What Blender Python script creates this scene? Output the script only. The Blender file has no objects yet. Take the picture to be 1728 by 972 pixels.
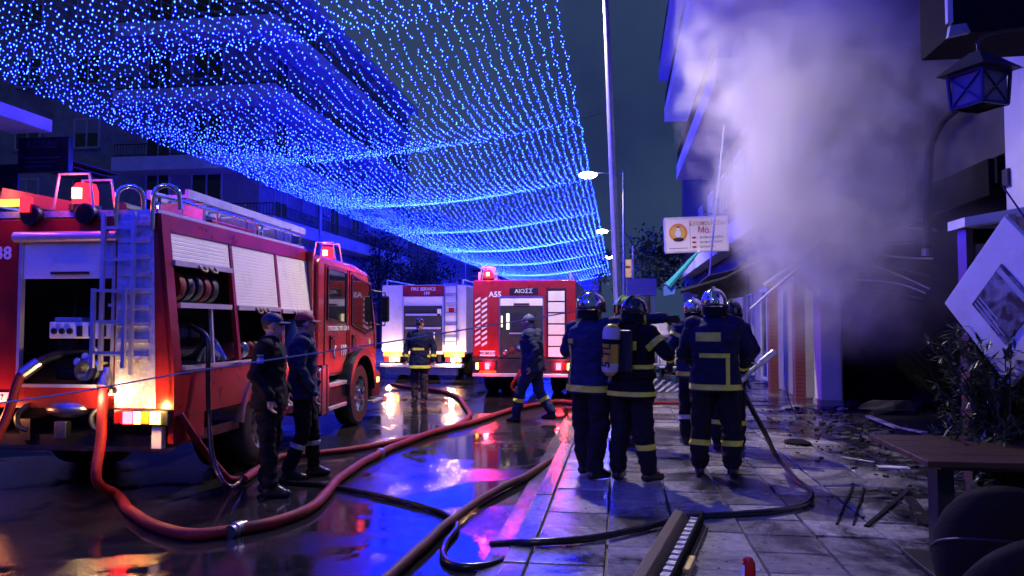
import bpy, bmesh, math, random
import numpy as np
from mathutils import Vector, Matrix, noise as mnoise
random.seed(7)
S = bpy.context.scene
C = S.collection
R = math.radians

# ------------------------------------------------------------------ camera, world, exposure
FPX, CX, CY, EYE = 1290.0, 864.0, 486.0, 1.55
PSI, PIT = R(7.987), R(2.593)
cam_d = bpy.data.cameras.new('camera'); cam = bpy.data.objects.new('camera', cam_d); C.objects.link(cam)
cam_d.sensor_width = 36.0; cam_d.lens = FPX / 1728 * 36; cam_d.clip_end = 1500; cam_d.clip_start = 0.05
cam.location = (0, 0, EYE); cam.rotation_euler = (R(90) + PIT, 0, PSI)
S.camera = cam
W = bpy.data.worlds.new('World'); S.world = W; W.use_nodes = True
nt = W.node_tree; nt.nodes.clear()
o_ = nt.nodes.new('ShaderNodeOutputWorld'); bg = nt.nodes.new('ShaderNodeBackground')
sky = nt.nodes.new('ShaderNodeTexSky'); sky.sky_type = 'NISHITA'; sky.sun_disc = False
sky.sun_elevation = R(-4.0); sky.sun_rotation = R(200); sky.air_density = 1.2; sky.dust_density = 2.0; sky.ozone_density = 4.0
tc = nt.nodes.new('ShaderNodeTexCoord'); nz = nt.nodes.new('ShaderNodeTexNoise')
nz.inputs['Scale'].default_value = 2.6; nz.inputs['Detail'].default_value = 5; nz.inputs['Roughness'].default_value = .55
cr = nt.nodes.new('ShaderNodeValToRGB'); cr.color_ramp.elements[0].position = .35; cr.color_ramp.elements[1].position = .75
cr.color_ramp.elements[0].color = (.016,.030,.098,1); cr.color_ramp.elements[1].color = (.042,.072,.150,1)
mx = nt.nodes.new('ShaderNodeMix'); mx.data_type = 'RGBA'; mx.blend_type = 'ADD'; mx.inputs[0].default_value = .006
nt.links.new(tc.outputs['Generated'], nz.inputs['Vector']); nt.links.new(nz.outputs['Fac'], cr.inputs['Fac'])
nt.links.new(cr.outputs['Color'], mx.inputs[6]); nt.links.new(sky.outputs['Color'], mx.inputs[7])
nt.links.new(mx.outputs[2], bg.inputs['Color']); nt.links.new(bg.outputs[0], o_.inputs['Surface'])
bg.inputs['Strength'].default_value = 1.0
S.view_settings.view_transform = 'Standard'; S.view_settings.look = 'None'; S.view_settings.gamma = 1.0
S.view_settings.exposure = 0.0; S.view_settings.use_curve_mapping = False
cy = S.cycles
cy.use_denoising = True; cy.denoiser = 'OPENIMAGEDENOISE'; cy.use_light_tree = True; cy.use_adaptive_sampling = True; cy.adaptive_threshold = .025
cy.max_bounces = 4; cy.diffuse_bounces = 2; cy.glossy_bounces = 2; cy.transmission_bounces = 2; cy.volume_bounces = 1; cy.transparent_max_bounces = 6
cy.caustics_reflective = False; cy.caustics_refractive = False; cy.sample_clamp_indirect = 3.0; cy.sample_clamp_direct = 0.0
cy.volume_step_rate = 0.4; cy.volume_max_steps = 64
ROAD = -0.10

# ------------------------------------------------------------------ measuring helpers (photo pixel -> place)
_sp, _cp, _st, _ct = math.sin(PSI), math.cos(PSI), math.sin(PIT), math.cos(PIT)
_fw = Vector((-_sp*_ct, _cp*_ct, _st)); _rt = Vector((_cp, _sp, 0)); _up = Vector((_sp*_st, -_cp*_st, _ct))
def ray(x, y): return _fw + _rt*((x-CX)/FPX) - _up*((y-CY)/FPX)
def gnd(x, y, z=0.0):
    r = ray(x, y); return r*((z-EYE)/r.z) + Vector((0, 0, EYE))
def atY(x, y, Y):
    r = ray(x, y); return r*(Y/r.y) + Vector((0, 0, EYE))
def atX(x, y, X):
    r = ray(x, y); return r*(X/r.x) + Vector((0, 0, EYE))

# ------------------------------------------------------------------ mesh helpers
def frame_of(t, ref=Vector((0, 0, 1))):
    t = t.normalized()
    if abs(t.dot(ref)) > .98: ref = Vector((0, 1, 0))
    u = t.cross(ref).normalized(); v = u.cross(t).normalized()
    return u, v
def smooth_path(pts, n=6):
    P = [Vector(p) for p in pts]; out = []
    for i in range(len(P)-1):
        a = P[max(i-1, 0)]; b = P[i]; c = P[i+1]; d = P[min(i+2, len(P)-1)]
        for k in range(n):
            t = k/n
            out.append(.5*((2*b) + (c-a)*t + (2*a-5*b+4*c-d)*t*t + (3*b-a-3*c+d)*t**3))
    out.append(P[-1]); return out
class MB:
    def __init__(s): s.v = []; s.f = []; s.m = []; s.cur = 0
    def add(s, vs, fs):
        o = len(s.v); s.v += [tuple(v) for v in vs]; s.f += [tuple(i+o for i in f) for f in fs]; s.m += [s.cur]*len(fs); return s
    def box(s, x0, x1, y0, y1, z0, z1, M=None):
        vs = [Vector(p) for p in ((x0,y0,z0),(x1,y0,z0),(x1,y1,z0),(x0,y1,z0),(x0,y0,z1),(x1,y0,z1),(x1,y1,z1),(x0,y1,z1))]
        if M is not None: vs = [M @ v for v in vs]
        return s.add(vs, [(0,3,2,1),(4,5,6,7),(0,1,5,4),(1,2,6,5),(2,3,7,6),(3,0,4,7)])
    def cbox(s, c, size, rot=(0,0,0)):
        M = Matrix.Translation(c) @ Matrix.Rotation(rot[2],4,'Z') @ Matrix.Rotation(rot[1],4,'Y') @ Matrix.Rotation(rot[0],4,'X')
        a,b,d = (q/2 for q in size); return s.box(-a,a,-b,b,-d,d,M)
    def hexa(s, lo, hi):   # 4 lower + 4 upper corners
        return s.add(list(lo)+list(hi), [(0,3,2,1),(4,5,6,7),(0,1,5,4),(1,2,6,5),(2,3,7,6),(3,0,4,7)])
    def prism(s, poly, a0, a1, axis='x'):
        n = len(poly)
        def p(q, a): return {'x':(a,q[0],q[1]), 'y':(q[0],a,q[1]), 'z':(q[0],q[1],a)}[axis]
        vs = [p(q,a0) for q in poly]+[p(q,a1) for q in poly]
        return s.add(vs, [tuple(range(n))[::-1], tuple(range(n,2*n))]+[(i,(i+1)%n,n+(i+1)%n,n+i) for i in range(n)])
    def tube(s, pts, r, n=8, cap=True):
        P = [Vector(p) for p in pts]; m = len(P); rr = r if isinstance(r,(list,tuple)) else [r]*m
        vs = []; u = None
        for i in range(m):
            t = (P[min(i+1,m-1)]-P[max(i-1,0)])
            if t.length < 1e-7: t = Vector((0,0,1))
            t.normalize()
            if u is None: u, v = frame_of(t)
            else:
                u = (u - t*u.dot(t));
                if u.length < 1e-5: u, v = frame_of(t)
                u.normalize(); v = t.cross(u)
            if i == 0: v = t.cross(u)
            for k in range(n):
                a = 2*math.pi*k/n; vs.append(P[i]+(u*math.cos(a)+v*math.sin(a))*rr[i])
        fs = [(i*n+k, i*n+(k+1)%n, (i+1)*n+(k+1)%n, (i+1)*n+k) for i in range(m-1) for k in range(n)]
        if cap: fs += [tuple(range(n))[::-1], tuple((m-1)*n+k for k in range(n))]
        return s.add(vs, fs)
    def cyl(s, p0, p1, r, n=16, r2=None): return s.tube([p0, p1], [r, r if r2 is None else r2], n)
    def bar(s, p0, p1, w, h, ref=(0,0,1)):
        p0, p1 = Vector(p0), Vector(p1); u, v = frame_of(p1-p0, Vector(ref)); u *= w/2; v *= h/2
        return s.hexa([p0-u-v,p0+u-v,p0+u+v,p0-u+v],[p1-u-v,p1+u-v,p1+u+v,p1-u+v])
    def lathe(s, prof, n=20, M=None, arc=2*math.pi):
        full = arc > 6.28; k = n if full else n+1; vs = []
        for r_, z in prof:
            for i in range(k):
                a = arc*i/n; p = Vector((r_*math.cos(a), r_*math.sin(a), z)); vs.append(M @ p if M is not None else p)
        fs = []
        for j in range(len(prof)-1):
            for i in range(n):
                i2 = (i+1)%k; fs.append((j*k+i, j*k+i2, (j+1)*k+i2, (j+1)*k+i))
        return s.add(vs, fs)
    def ell(s, c, r, n=14, m=9, M=None):
        c = Vector(c); r = (r,r,r) if not isinstance(r,(tuple,list)) else r; vs = [Vector((0,0,-r[2]))]
        for j in range(1, m):
            t = math.pi*j/m - math.pi/2
            for i in range(n):
                a = 2*math.pi*i/n; vs.append(Vector((r[0]*math.cos(t)*math.cos(a), r[1]*math.cos(t)*math.sin(a), r[2]*math.sin(t))))
        vs.append(Vector((0,0,r[2])))
        vs = [(M @ v if M is not None else v)+c for v in vs]
        fs = [(0, 1+(i+1)%n, 1+i) for i in range(n)]
        for j in range(m-2):
            for i in range(n): fs.append((1+j*n+i, 1+j*n+(i+1)%n, 1+(j+1)*n+(i+1)%n, 1+(j+1)*n+i))
        L = len(vs)-1; fs += [(L, L-n+i, L-n+(i+1)%n) for i in range(n)]
        return s.add(vs, fs)
    def build(s, name, mat, parent=None, smooth=False, bev=0, seg=2, M=None):
        me = bpy.data.meshes.new(name); me.from_pydata(s.v, [], s.f); me.update()
        ms = mat if isinstance(mat, (list, tuple)) else [mat]
        for m_ in ms: me.materials.append(m_)
        if len(ms) > 1: me.polygons.foreach_set('material_index', s.m)
        bm = bmesh.new(); bm.from_mesh(me); bmesh.ops.recalc_face_normals(bm, faces=bm.faces); bm.to_mesh(me); bm.free()
        if smooth: me.polygons.foreach_set('use_smooth', [True]*len(me.polygons))
        o = bpy.data.objects.new(name, me); C.objects.link(o)
        if parent: o.parent = parent
        if M is not None: o.matrix_local = M
        if bev:
            b = o.modifiers.new('b','BEVEL'); b.width = bev; b.segments = seg; b.limit_method = 'ANGLE'; b.angle_limit = R(40)
            if not smooth:
                me.polygons.foreach_set('use_smooth', [True]*len(me.polygons)); b.harden_normals = True
        elif smooth:
            me.polygons.foreach_set('use_smooth', [True]*len(me.polygons))
            try: me.set_sharp_from_angle(angle=R(40))
            except Exception: pass
        return o
def tag(o, label=None, cat=None, group=None, kind=None):
    for k, v in (('label',label),('category',cat),('group',group),('kind',kind)):
        if v: o[k] = v
    return o
def empty(name, label, cat, loc=(0,0,0), rz=0, group=None):
    o = bpy.data.objects.new(name, None); C.objects.link(o); o.location = loc; o.rotation_euler = (0,0,rz); o.empty_display_size = .1
    return tag(o, label, cat, group)
def copy_tree(o, parent=None):
    c = o.copy(); C.objects.link(c); c.parent = parent
    if parent: c.matrix_parent_inverse = o.matrix_parent_inverse
    for ch in list(o.children): copy_tree(ch, c)
    return c
def text(name, body, size, mat, parent, M, ext=.003, align='CENTER', bold=0, sx=1):
    cu = bpy.data.curves.new(name, 'FONT'); cu.body = body; cu.size = size; cu.extrude = ext; cu.align_x = align; cu.align_y = 'CENTER'; cu.offset = bold; cu.resolution_u = 2
    t = bpy.data.objects.new(name+'_tmp', cu); C.objects.link(t)
    dg = bpy.context.evaluated_depsgraph_get(); dg.update(); me = bpy.data.meshes.new_from_object(t.evaluated_get(dg))
    bpy.data.objects.remove(t); me.materials.clear(); me.materials.append(mat); me.name = name
    o = bpy.data.objects.new(name, me); C.objects.link(o)
    if parent: o.parent = parent
    o.matrix_local = M @ Matrix.Diagonal((sx,1,1,1)); return o
def faceM(loc, xdir, up=(0,0,1)):
    x = Vector(xdir).normalized(); u = Vector(up).normalized(); n = x.cross(u).normalized(); u = n.cross(x)
    M = Matrix.Identity(4)
    for i in range(3): M[i][0]=x[i]; M[i][1]=u[i]; M[i][2]=n[i]; M[i][3]=loc[i]
    return M

# ------------------------------------------------------------------ materials
MATS = {}
def mat(name, col, rough=.5, metal=0, var=.2, scale=3, bump=0, bscale=60, spec=.5, emit=None, es=0, coat=0, rvar=.1, dirt=None, dscale=1.2, dpos=(.5,.7), trans=0, sub=0):
    m = bpy.data.materials.new(name); m.use_nodes = True; n = m.node_tree; b = n.nodes['Principled BSDF']; L = n.links.new
    tc = n.nodes.new('ShaderNodeTexCoord'); nz = n.nodes.new('ShaderNodeTexNoise'); nz.inputs['Scale'].default_value = scale; nz.inputs['Detail'].default_value = 6; nz.inputs['Roughness'].default_value = .62
    L(tc.outputs['Object'], nz.inputs['Vector'])
    r = n.nodes.new('ShaderNodeValToRGB'); r.color_ramp.elements[0].position = .3; r.color_ramp.elements[1].position = .7
    r.color_ramp.elements[0].color = (*[c*(1-var) for c in col],1); r.color_ramp.elements[1].color = (*[min(c*(1+var),1) for c in col],1)
    L(nz.outputs['Fac'], r.inputs['Fac']); out = r.outputs['Color']
    if dirt:
        n2 = n.nodes.new('ShaderNodeTexNoise'); n2.inputs['Scale'].default_value = dscale; n2.inputs['Detail'].default_value = 8; n2.inputs['Roughness'].default_value = .68
        L(tc.outputs['Object'], n2.inputs['Vector']); rr = n.nodes.new('ShaderNodeValToRGB'); rr.color_ramp.elements[0].position, rr.color_ramp.elements[1].position = dpos
        L(n2.outputs['Fac'], rr.inputs['Fac']); mx = n.nodes.new('ShaderNodeMix'); mx.data_type = 'RGBA'
        L(rr.outputs['Color'], mx.inputs[0]); L(out, mx.inputs[6]); mx.inputs[7].default_value = (*dirt,1); out = mx.outputs[2]
    L(out, b.inputs['Base Color'])
    mr = n.nodes.new('ShaderNodeMapRange'); mr.inputs['To Min'].default_value = max(rough-rvar,.02); mr.inputs['To Max'].default_value = min(rough+rvar,1)
    L(nz.outputs['Fac'], mr.inputs['Value']); L(mr.outputs[0], b.inputs['Roughness'])
    b.inputs['Metallic'].default_value = metal; b.inputs['Specular IOR Level'].default_value = spec; b.inputs['Coat Weight'].default_value = coat; b.inputs['Coat Roughness'].default_value = .08
    b.inputs['Transmission Weight'].default_value = trans
    if emit: b.inputs['Emission Color'].default_value = (*emit,1); b.inputs['Emission Strength'].default_value = es
    if bump:
        n3 = n.nodes.new('ShaderNodeTexNoise'); n3.inputs['Scale'].default_value = bscale; n3.inputs['Detail'].default_value = 4; L(tc.outputs['Object'], n3.inputs['Vector'])
        bp = n.nodes.new('ShaderNodeBump'); bp.inputs['Strength'].default_value = bump; bp.inputs['Distance'].default_value = .01; L(n3.outputs['Fac'], bp.inputs['Height']); L(bp.outputs[0], b.inputs['Normal'])
    MATS[name] = m; return m
def emis(name, col, s, sampling='AUTO'):
    m = bpy.data.materials.new(name); m.use_nodes = True; n = m.node_tree; n.nodes.clear()
    e = n.nodes.new('ShaderNodeEmission'); o = n.nodes.new('ShaderNodeOutputMaterial'); e.inputs[0].default_value = (*col,1); e.inputs[1].default_value = s
    n.links.new(e.outputs[0], o.inputs[0]); m.cycles.emission_sampling = sampling; MATS[name] = m; return m

red = mat('red_paint', (.33,.014,.009), .3, var=.15, coat=.5, dirt=(.085,.012,.012), dscale=2.6, dpos=(.47,.80))
white_p = mat('white_paint', (.72,.70,.68), .35, coat=.3, var=.06, dirt=(.4,.37,.34), dscale=2, dpos=(.5,.9))
alu = mat('aluminium', (.62,.62,.64), .38, metal=.55, var=.12, scale=8, bump=.05)
chrome = mat('chrome', (.8,.8,.82), .1, metal=1, var=.05, rvar=.05)
dplate = mat('diamond_plate', (.6,.6,.62), .36, metal=.45, var=.2, scale=20, bump=.5, bscale=45)
shutter = mat('shutter_paint', (.84,.79,.68), .42, var=.05, dirt=(.5,.46,.4), dscale=3, dpos=(.5,.9))
black = mat('black_rubber', (.015,.015,.016), .6, bump=.1, dirt=(.035,.032,.03), dscale=5)
blackp = mat('black_plastic', (.012,.012,.014), .35)
darkm = mat('dark_metal', (.035,.035,.04), .45, metal=.6, dirt=(.06,.05,.04), dscale=6)
steel = mat('steel', (.35,.35,.37), .35, metal=1, var=.2, scale=10)
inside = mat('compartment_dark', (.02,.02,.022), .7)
glass = mat('cab_glass', (.01,.012,.016), .04, spec=.8, var=.05, rvar=.01)
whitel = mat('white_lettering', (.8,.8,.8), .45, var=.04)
blackl = mat('black_lettering', (.012,.012,.012), .5)
yellowr = mat('reflective_yellow', (.86,.82,.06), .42, var=.12, scale=14, dirt=(.40,.38,.06), dscale=9, dpos=(.58,.85))
silverr = mat('reflective_silver', (.6,.6,.58), .4, var=.15)
hosered = mat('red_hose', (.22,.014,.018), .62, spec=.3, var=.25, scale=5, bump=.25, bscale=120, dirt=(.08,.02,.02), dscale=3)
hosebrown = mat('brown_hose', (.13,.04,.03), .6, spec=.3, var=.25, scale=5, bump=.25, bscale=120, dirt=(.05,.025,.02), dscale=3)
hoseblack = mat('black_hose', (.012,.012,.013), .22, bump=.08)
brown = mat('brown_wood', (.05,.024,.014), .4, scale=6, bump=.1)
concrete = mat('concrete', (.30,.29,.28), .65, bump=.3, dirt=(.13,.12,.12), dscale=.8)
soot = mat('soot', (.006,.0055,.006), .95, spec=.15, bump=.4, bscale=14, dirt=(.012,.011,.011), dscale=2)
plaster = mat('white_plaster', (.66,.65,.63), .75, bump=.15, bscale=30, var=.08, dirt=(.30,.28,.27), dscale=.5, dpos=(.52,.85))
plasterg = mat('grey_plaster', (.33,.31,.30), .8, bump=.15, bscale=30, dirt=(.17,.16,.16), dscale=.4)
plasterp = mat('pink_plaster', (.42,.26,.24), .8, dirt=(.25,.17,.16), dscale=.3)
window_g = mat('window_glass', (.012,.014,.02), .06, spec=.8)
brickm = mat('brick', (.19,.05,.04), .7, var=.3, scale=5, bump=.3)
mortar = mat('mortar', (.035,.032,.03), .6)
leafm = mat('leaf', (.045,.075,.03), .45, var=.4, scale=1.5)
leafd = mat('dark_leaf', (.03,.055,.025), .5, var=.4, scale=1.5)
bark = mat('bark', (.07,.05,.035), .85, bump=.5, bscale=20)
wire_m = mat('wire', (.06,.06,.075), .5)

# asphalt: wet, with puddles
def wet_asphalt():
    m = bpy.data.materials.new('wet_asphalt'); m.use_nodes = True; n = m.node_tree; b = n.nodes['Principled BSDF']; L = n.links.new
    g = n.nodes.new('ShaderNodeNewGeometry')
    def noise(sc, det, ro=.6, dist=0):
        t = n.nodes.new('ShaderNodeTexNoise'); t.inputs['Scale'].default_value = sc; t.inputs['Detail'].default_value = det; t.inputs['Roughness'].default_value = ro; t.inputs['Distortion'].default_value = dist
        L(g.outputs['Position'], t.inputs['Vector']); return t.outputs['Fac']
    def ramp(f, a, b_, ca=(0,0,0,1), cb=(1,1,1,1)):
        r = n.nodes.new('ShaderNodeValToRGB'); r.color_ramp.elements[0].position = a; r.color_ramp.elements[1].position = b_; r.color_ramp.elements[0].color = ca; r.color_ramp.elements[1].color = cb; L(f, r.inputs[0]); return r.outputs[0]
    pud = ramp(noise(.55, 6, .62, .4), .455, .525)
    col = ramp(noise(9, 6, .7), .3, .75, (.009,.009,.010,1), (.030,.029,.029,1))
    L(col, b.inputs['Base Color'])
    rr = n.nodes.new('ShaderNodeMapRange'); L(pud, rr.inputs['Value']); rr.inputs['To Min'].default_value = .13; rr.inputs['To Max'].default_value = .025
    L(rr.outputs[0], b.inputs['Roughness']); b.inputs['Specular IOR Level'].default_value = .62
    bs = n.nodes.new('ShaderNodeMapRange'); L(pud, bs.inputs['Value']); bs.inputs['To Min'].default_value = .27; bs.inputs['To Max'].default_value = .025
    mixn = n.nodes.new('ShaderNodeMath'); mixn.operation = 'ADD'; L(noise(48, 4, .75), mixn.inputs[0]); L(noise(9, 3), mixn.inputs[1])
    bp = n.nodes.new('ShaderNodeBump'); bp.inputs['Distance'].default_value = .012; L(bs.outputs[0], bp.inputs['Strength']); L(mixn.outputs[0], bp.inputs['Height']); L(bp.outputs[0], b.inputs['Normal'])
    return m
def wet_slab(name, ca, cb, soot_lo=.45, soot_hi=.62):
    m = bpy.data.materials.new(name); m.use_nodes = True; n = m.node_tree; b = n.nodes['Principled BSDF']; L = n.links.new
    g = n.nodes.new('ShaderNodeNewGeometry'); oi = n.nodes.new('ShaderNodeObjectInfo')
    def noise(sc, det, ro=.6, dist=0):
        t = n.nodes.new('ShaderNodeTexNoise'); t.inputs['Scale'].default_value = sc; t.inputs['Detail'].default_value = det; t.inputs['Roughness'].default_value = ro; t.inputs['Distortion'].default_value = dist
        L(g.outputs['Position'], t.inputs['Vector']); return t.outputs['Fac']
    def ramp(f, a, b_, ca=(0,0,0,1), cb=(1,1,1,1)):
        r = n.nodes.new('ShaderNodeValToRGB'); r.color_ramp.elements[0].position = a; r.color_ramp.elements[1].position = b_; r.color_ramp.elements[0].color = ca; r.color_ramp.elements[1].color = cb; L(f, r.inputs[0]); return r.outputs[0]
    def mix(f, a, b2, mode='MIX'):
        q = n.nodes.new('ShaderNodeMix'); q.data_type = 'RGBA'; q.blend_type = mode
        for s_, i in ((f,0),(a,6),(b2,7)):
            if isinstance(s_, (tuple,float,int)): q.inputs[i].default_value = s_
            else: L(s_, q.inputs[i])
        return q.outputs[2]
    base = ramp(noise(14, 6, .7), .3, .7, (*ca,1), (*cb,1))
    rv = n.nodes.new('ShaderNodeMapRange'); rv.inputs['To Min'].default_value = .6; rv.inputs['To Max'].default_value = 1.35; L(oi.outputs['Random'], rv.inputs['Value'])
    base = mix(1.0, base, rv.outputs[0], 'MULTIPLY')
    sx_ = n.nodes.new('ShaderNodeSeparateXYZ'); L(g.outputs['Position'], sx_.inputs[0])
    gx = n.nodes.new('ShaderNodeMapRange'); L(sx_.outputs[0], gx.inputs['Value']); gx.inputs['From Min'].default_value = .5; gx.inputs['From Max'].default_value = 4.0; gx.inputs['To Min'].default_value = 0; gx.inputs['To Max'].default_value = .12
    ad = n.nodes.new('ShaderNodeMath'); ad.operation = 'ADD'; L(noise(.75, 9, .68, .6), ad.inputs[0]); L(gx.outputs[0], ad.inputs[1])
    mud = ramp(ad.outputs[0], soot_lo, soot_hi)
    base = mix(mud, base, (.022,.020,.021,1))
    bits = ramp(noise(16, 4, .75), .62, .66); base = mix(bits, base, (.012,.011,.011,1))
    L(base, b.inputs['Base Color'])
    wet = ramp(noise(.9, 5, .6, .3), .4, .6)
    rr = n.nodes.new('ShaderNodeMapRange'); L(wet, rr.inputs['Value']); rr.inputs['To Min'].default_value = .27; rr.inputs['To Max'].default_value = .05; L(rr.outputs[0], b.inputs['Roughness'])
    bp = n.nodes.new('ShaderNodeBump'); bp.inputs['Distance'].default_value = .008; bp.inputs['Strength'].default_value = .3; L(noise(38, 4, .7), bp.inputs['Height']); L(bp.outputs[0], b.inputs['Normal'])
    return m
asphalt = wet_asphalt()
slabm = wet_slab('wet_paving', (.20,.195,.195), (.38,.37,.36), .47, .60)
gutm = wet_slab('wet_gutter', (.10,.095,.085), (.22,.21,.18), .5, .75)

# ------------------------------------------------------------------ ground
tag(MB().add([(-150,-40,ROAD),(150,-40,ROAD),(150,400,ROAD),(-150,400,ROAD)], [(0,1,2,3)]).build('road', asphalt), kind='structure')
KX = -0.60
gt = tag(MB().prism([(KX-.34,ROAD+.004),(KX-.34,ROAD-.05),(KX-.17,ROAD-.05),(KX-.17,ROAD+.03)], -10, 60, 'y').build('gutter', gutm), kind='structure')
kerb = tag(MB().box(KX-.165,KX-.002,-10,80,ROAD-.1,-.035).build('kerb', concrete), kind='structure')
kb = MB().box(0,.16,0,.985,-.12,0).build('kerb_stone', gutm, kerb, bev=.012)
kb.location = (KX-.165,2,-.002)
for i in range(1, 22):
    k = kb.copy(); C.objects.link(k); k.parent = kerb; k.location = (KX-.165, 2+i, -.002+random.uniform(-.006,.004))
sw = tag(MB().box(KX,9.5,-10,80,ROAD-.1,-.03).build('sidewalk', mortar), kind='structure')
slabs = []
for v in range(3):
    s_ = MB().box(0,.480,0,.430,-.04,0).build('paving_slab', slabm, sw, bev=.006); slabs.append(s_)
first = [True]*3; nsl = 0
rest = MB()
for j in range(0, 62):
    for i in range(0, 10):
        x = KX+.012+i*.5; y = 2.75+j*.45
        if x > 3.9: continue
        h = random.uniform(-.008,.006)
        if y < 16.3:
            v = random.randrange(3)
            o = slabs[v] if first[v] else slabs[v].copy()
            if not first[v]: C.objects.link(o); o.parent = sw
            first[v] = False; o.location = (x,y,h); o.rotation_euler = (random.uniform(-.010,.010), random.uniform(-.010,.010), random.uniform(-.012,.012)); nsl += 1
        else: rest.box(x,x+.486,y,y+.436,-.04,h)
r_ = rest.build('paving', slabm, sw); r_['kind'] = 'stuff'
lp = tag(MB().box(-40,-9.6,-10,300,ROAD-.1,.02).build('pavement', concrete, bev=.02), kind='structure')

# ------------------------------------------------------------------ buildings
def window(parent, M, w, h, door=False, shut=None):
    """a window on a wall: M places its lower-left corner, x along the wall, y up, z outwards"""
    t = .07
    f = MB()
    f.box(0,t,0,h,-.02,.05); f.box(w-t,w,0,h,-.02,.05); f.box(t,w-t,h-t,h,-.02,.05); f.box(t,w-t,0,t,-.02,.05); f.box(w/2-.03,w/2+.03,t,h-t,-.02,.045)
    o = f.build('door' if door else 'window', MATS['frame_white'], parent, M=M)
    MB().box(t,w-t,t,h-t,.002,.012).build('pane', window_g, o)
    if shut: MB().box(t,w-t,h*(1-shut),h-t,.014,.034).build('roller_shutter', MATS['blind'], o)
    if not door: MB().box(-.08,w+.08,-.07,-.003,-.02,.14).build('sill', concrete, o)
    return o
mat('frame_white', (.55,.54,.52), .5); mat('blind', (.32,.31,.29), .6, var=.1)
def railing(parent, p0, p1, z, h=.95):
    b = MB(); p0, p1 = Vector((*p0,z)), Vector((*p1,z)); n = max(2, int((p1-p0).length/.14))
    b.bar(p0+Vector((0,0,h)), p1+Vector((0,0,h)), .05, .04)
    b.bar(p0+Vector((0,0,.08)), p1+Vector((0,0,.08)), .03, .03)
    for i in range(n+1):
        q = p0.lerp(p1, i/n); b.bar(q, q+Vector((0,0,h)), .016, .016)
    return b.build('railing', darkm, parent)

# corner apartment block across the street (behind the light net)
L2 = empty('apartment_block', 'corner apartment block with wrap-around balconies seen through the blue light net', 'building', (-15.7,31.6,0.4))
MB().box(-14,0,0,24,-.4,17).build('wall', plasterg, L2)
MB().box(-14.6,.6,-.6,24.6,17,17.4).build('roof', plaster, L2)
for k, z in enumerate((5.3,8.0,10.95,13.95)):
    s_ = MB().box(-6.2,1.3,-1.3,-.002,z-.25,z+.35); s_.box(.002,1.3,0,20,z-.25,z+.35)
    b_ = s_.build('balcony', plaster, L2)
    rl = railing(b_, (-6.1,-1.25), (1.25,-1.25), z+.35, .55); railing(b_, (1.25,-1.2), (1.25,19.9), z+.35, .55)
    if k < 3 or True:
        for i, (x, w, d) in enumerate(((-5.4,1.2,1),(-3.2,1.5,0),(-12,1.3,0),(-9,1.3,0))):
            window(L2, faceM((x, -.03, z+.35 if d else z+1.1), (1,0,0)), w, 2.2 if d else 1.4, d, random.choice((None,.5,.3,1-.1)))
        for i, y in enumerate((1.4,4.6,8.2,11.6,15.0,18.2)):
            d = i % 2 == 0
            window(L2, faceM((.03, y, z+.35 if d else z+1.1), (0,1,0)), 1.4, 2.2 if d else 1.4, d, random.choice((None,.5,.35,.9)))
        for y in (7.1,14.1):
            ac = MB().box(.05,.36,y-.4,y+.4,z+1.5,z+2.1).build('air_conditioner', MATS['frame_white'], L2, bev=.02)
            MB().lathe([(.23,0),(.23,.02),(.19,.02),(.19,0)], 20, Matrix.Translation((.362,y,z+1.8)) @ Matrix.Rotation(R(90),4,'Y')).build('fan_ring', darkm, ac)
for i, y in enumerate((2,6.5,11,15.5)):
    window(L2, faceM((.03,y,.1),(0,1,0)), 3, 3.0, True, .25)

# near building on the far side of the street, with shop sign
L1 = empty('corner_shop_building', 'dark building with overhanging slab and shop sign behind the engine with number 38', 'building', (-13.6,14.9,0))
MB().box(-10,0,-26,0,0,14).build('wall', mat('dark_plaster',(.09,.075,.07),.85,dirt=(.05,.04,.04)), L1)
MB().box(.002,1.0,-26,.5,5.82,6.10).build('canopy_slab', plaster, L1)
MB().box(.002,1.0,-26,.5,9.2,9.6).build('canopy_slab', plaster, L1)
p0 = atY(28,232,15.4); p1 = atY(112,288,15.4)
sg = MB().box(p0.x,p1.x,15.45,15.6,p1.z,p0.z).build('sign_board', blackp, None, bev=.01)
tag(sg, 'dark rectangular shop sign with faint lettering high on the corner building', 'sign')
text('lettering', 'LOBBE', .26, mat('dim_lettering',(.05,.05,.07),.7), sg, faceM(((p0.x+p1.x)/2,15.43,p0.z-.18),(1,0,0)))
for k in range(3): MB().box(p0.x+.2,p1.x-.2-.1*k,15.435,17.545,p0.z-.48-.1*k,p0.z-.455-.1*k).build('text_line', MATS['dim_lettering'], sg)
MB().box(-14.6,p0.x-.003,15.47,15.53,p1.z-.4,p1.z+.2).build('bracket', darkm, sg)
for i, y in enumerate((-3.2,-7,-11)):
    window(L1, faceM((.03,y,2.9),(0,1,0)), 1.8, 1.6, False, .3); window(L1, faceM((.03,y,6.9),(0,1,0)), 1.6, 1.5, False, .5)
# side-street block between the two
Lm = empty('side_street_block', 'plain block on the side street between the sign and the corner apartment block', 'building', (-24,36,0))
MB().box(-14,4,0,10,0,12).build('wall', plasterg, Lm)
for z in (3.2,6.4,9.4):
    MB().box(-13,4.2,-1.2,-.002,z-.2,z+.3).build('balcony', plaster, Lm)
    for x in (-10,-7,-4,-1,1.8): window(Lm, faceM((x,-.03,z+.9),(1,0,0)), 1.3, 1.4, False, random.choice((None,.5)))
aw = MB().hexa([(-17.5,13.0,2.6),(-12.4,13.0,2.6),(-12.4,14.6,2.6),(-17.5,14.6,2.6)],[(-17.5,13.0,4.1),(-13.5,13.0,4.1),(-13.5,14.6,4.1),(-17.5,14.6,4.1)]).build('awning', plaster)
tag(aw, 'sloping pale awning below the slab at the edge of the photo behind the engine', 'awning')

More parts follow.
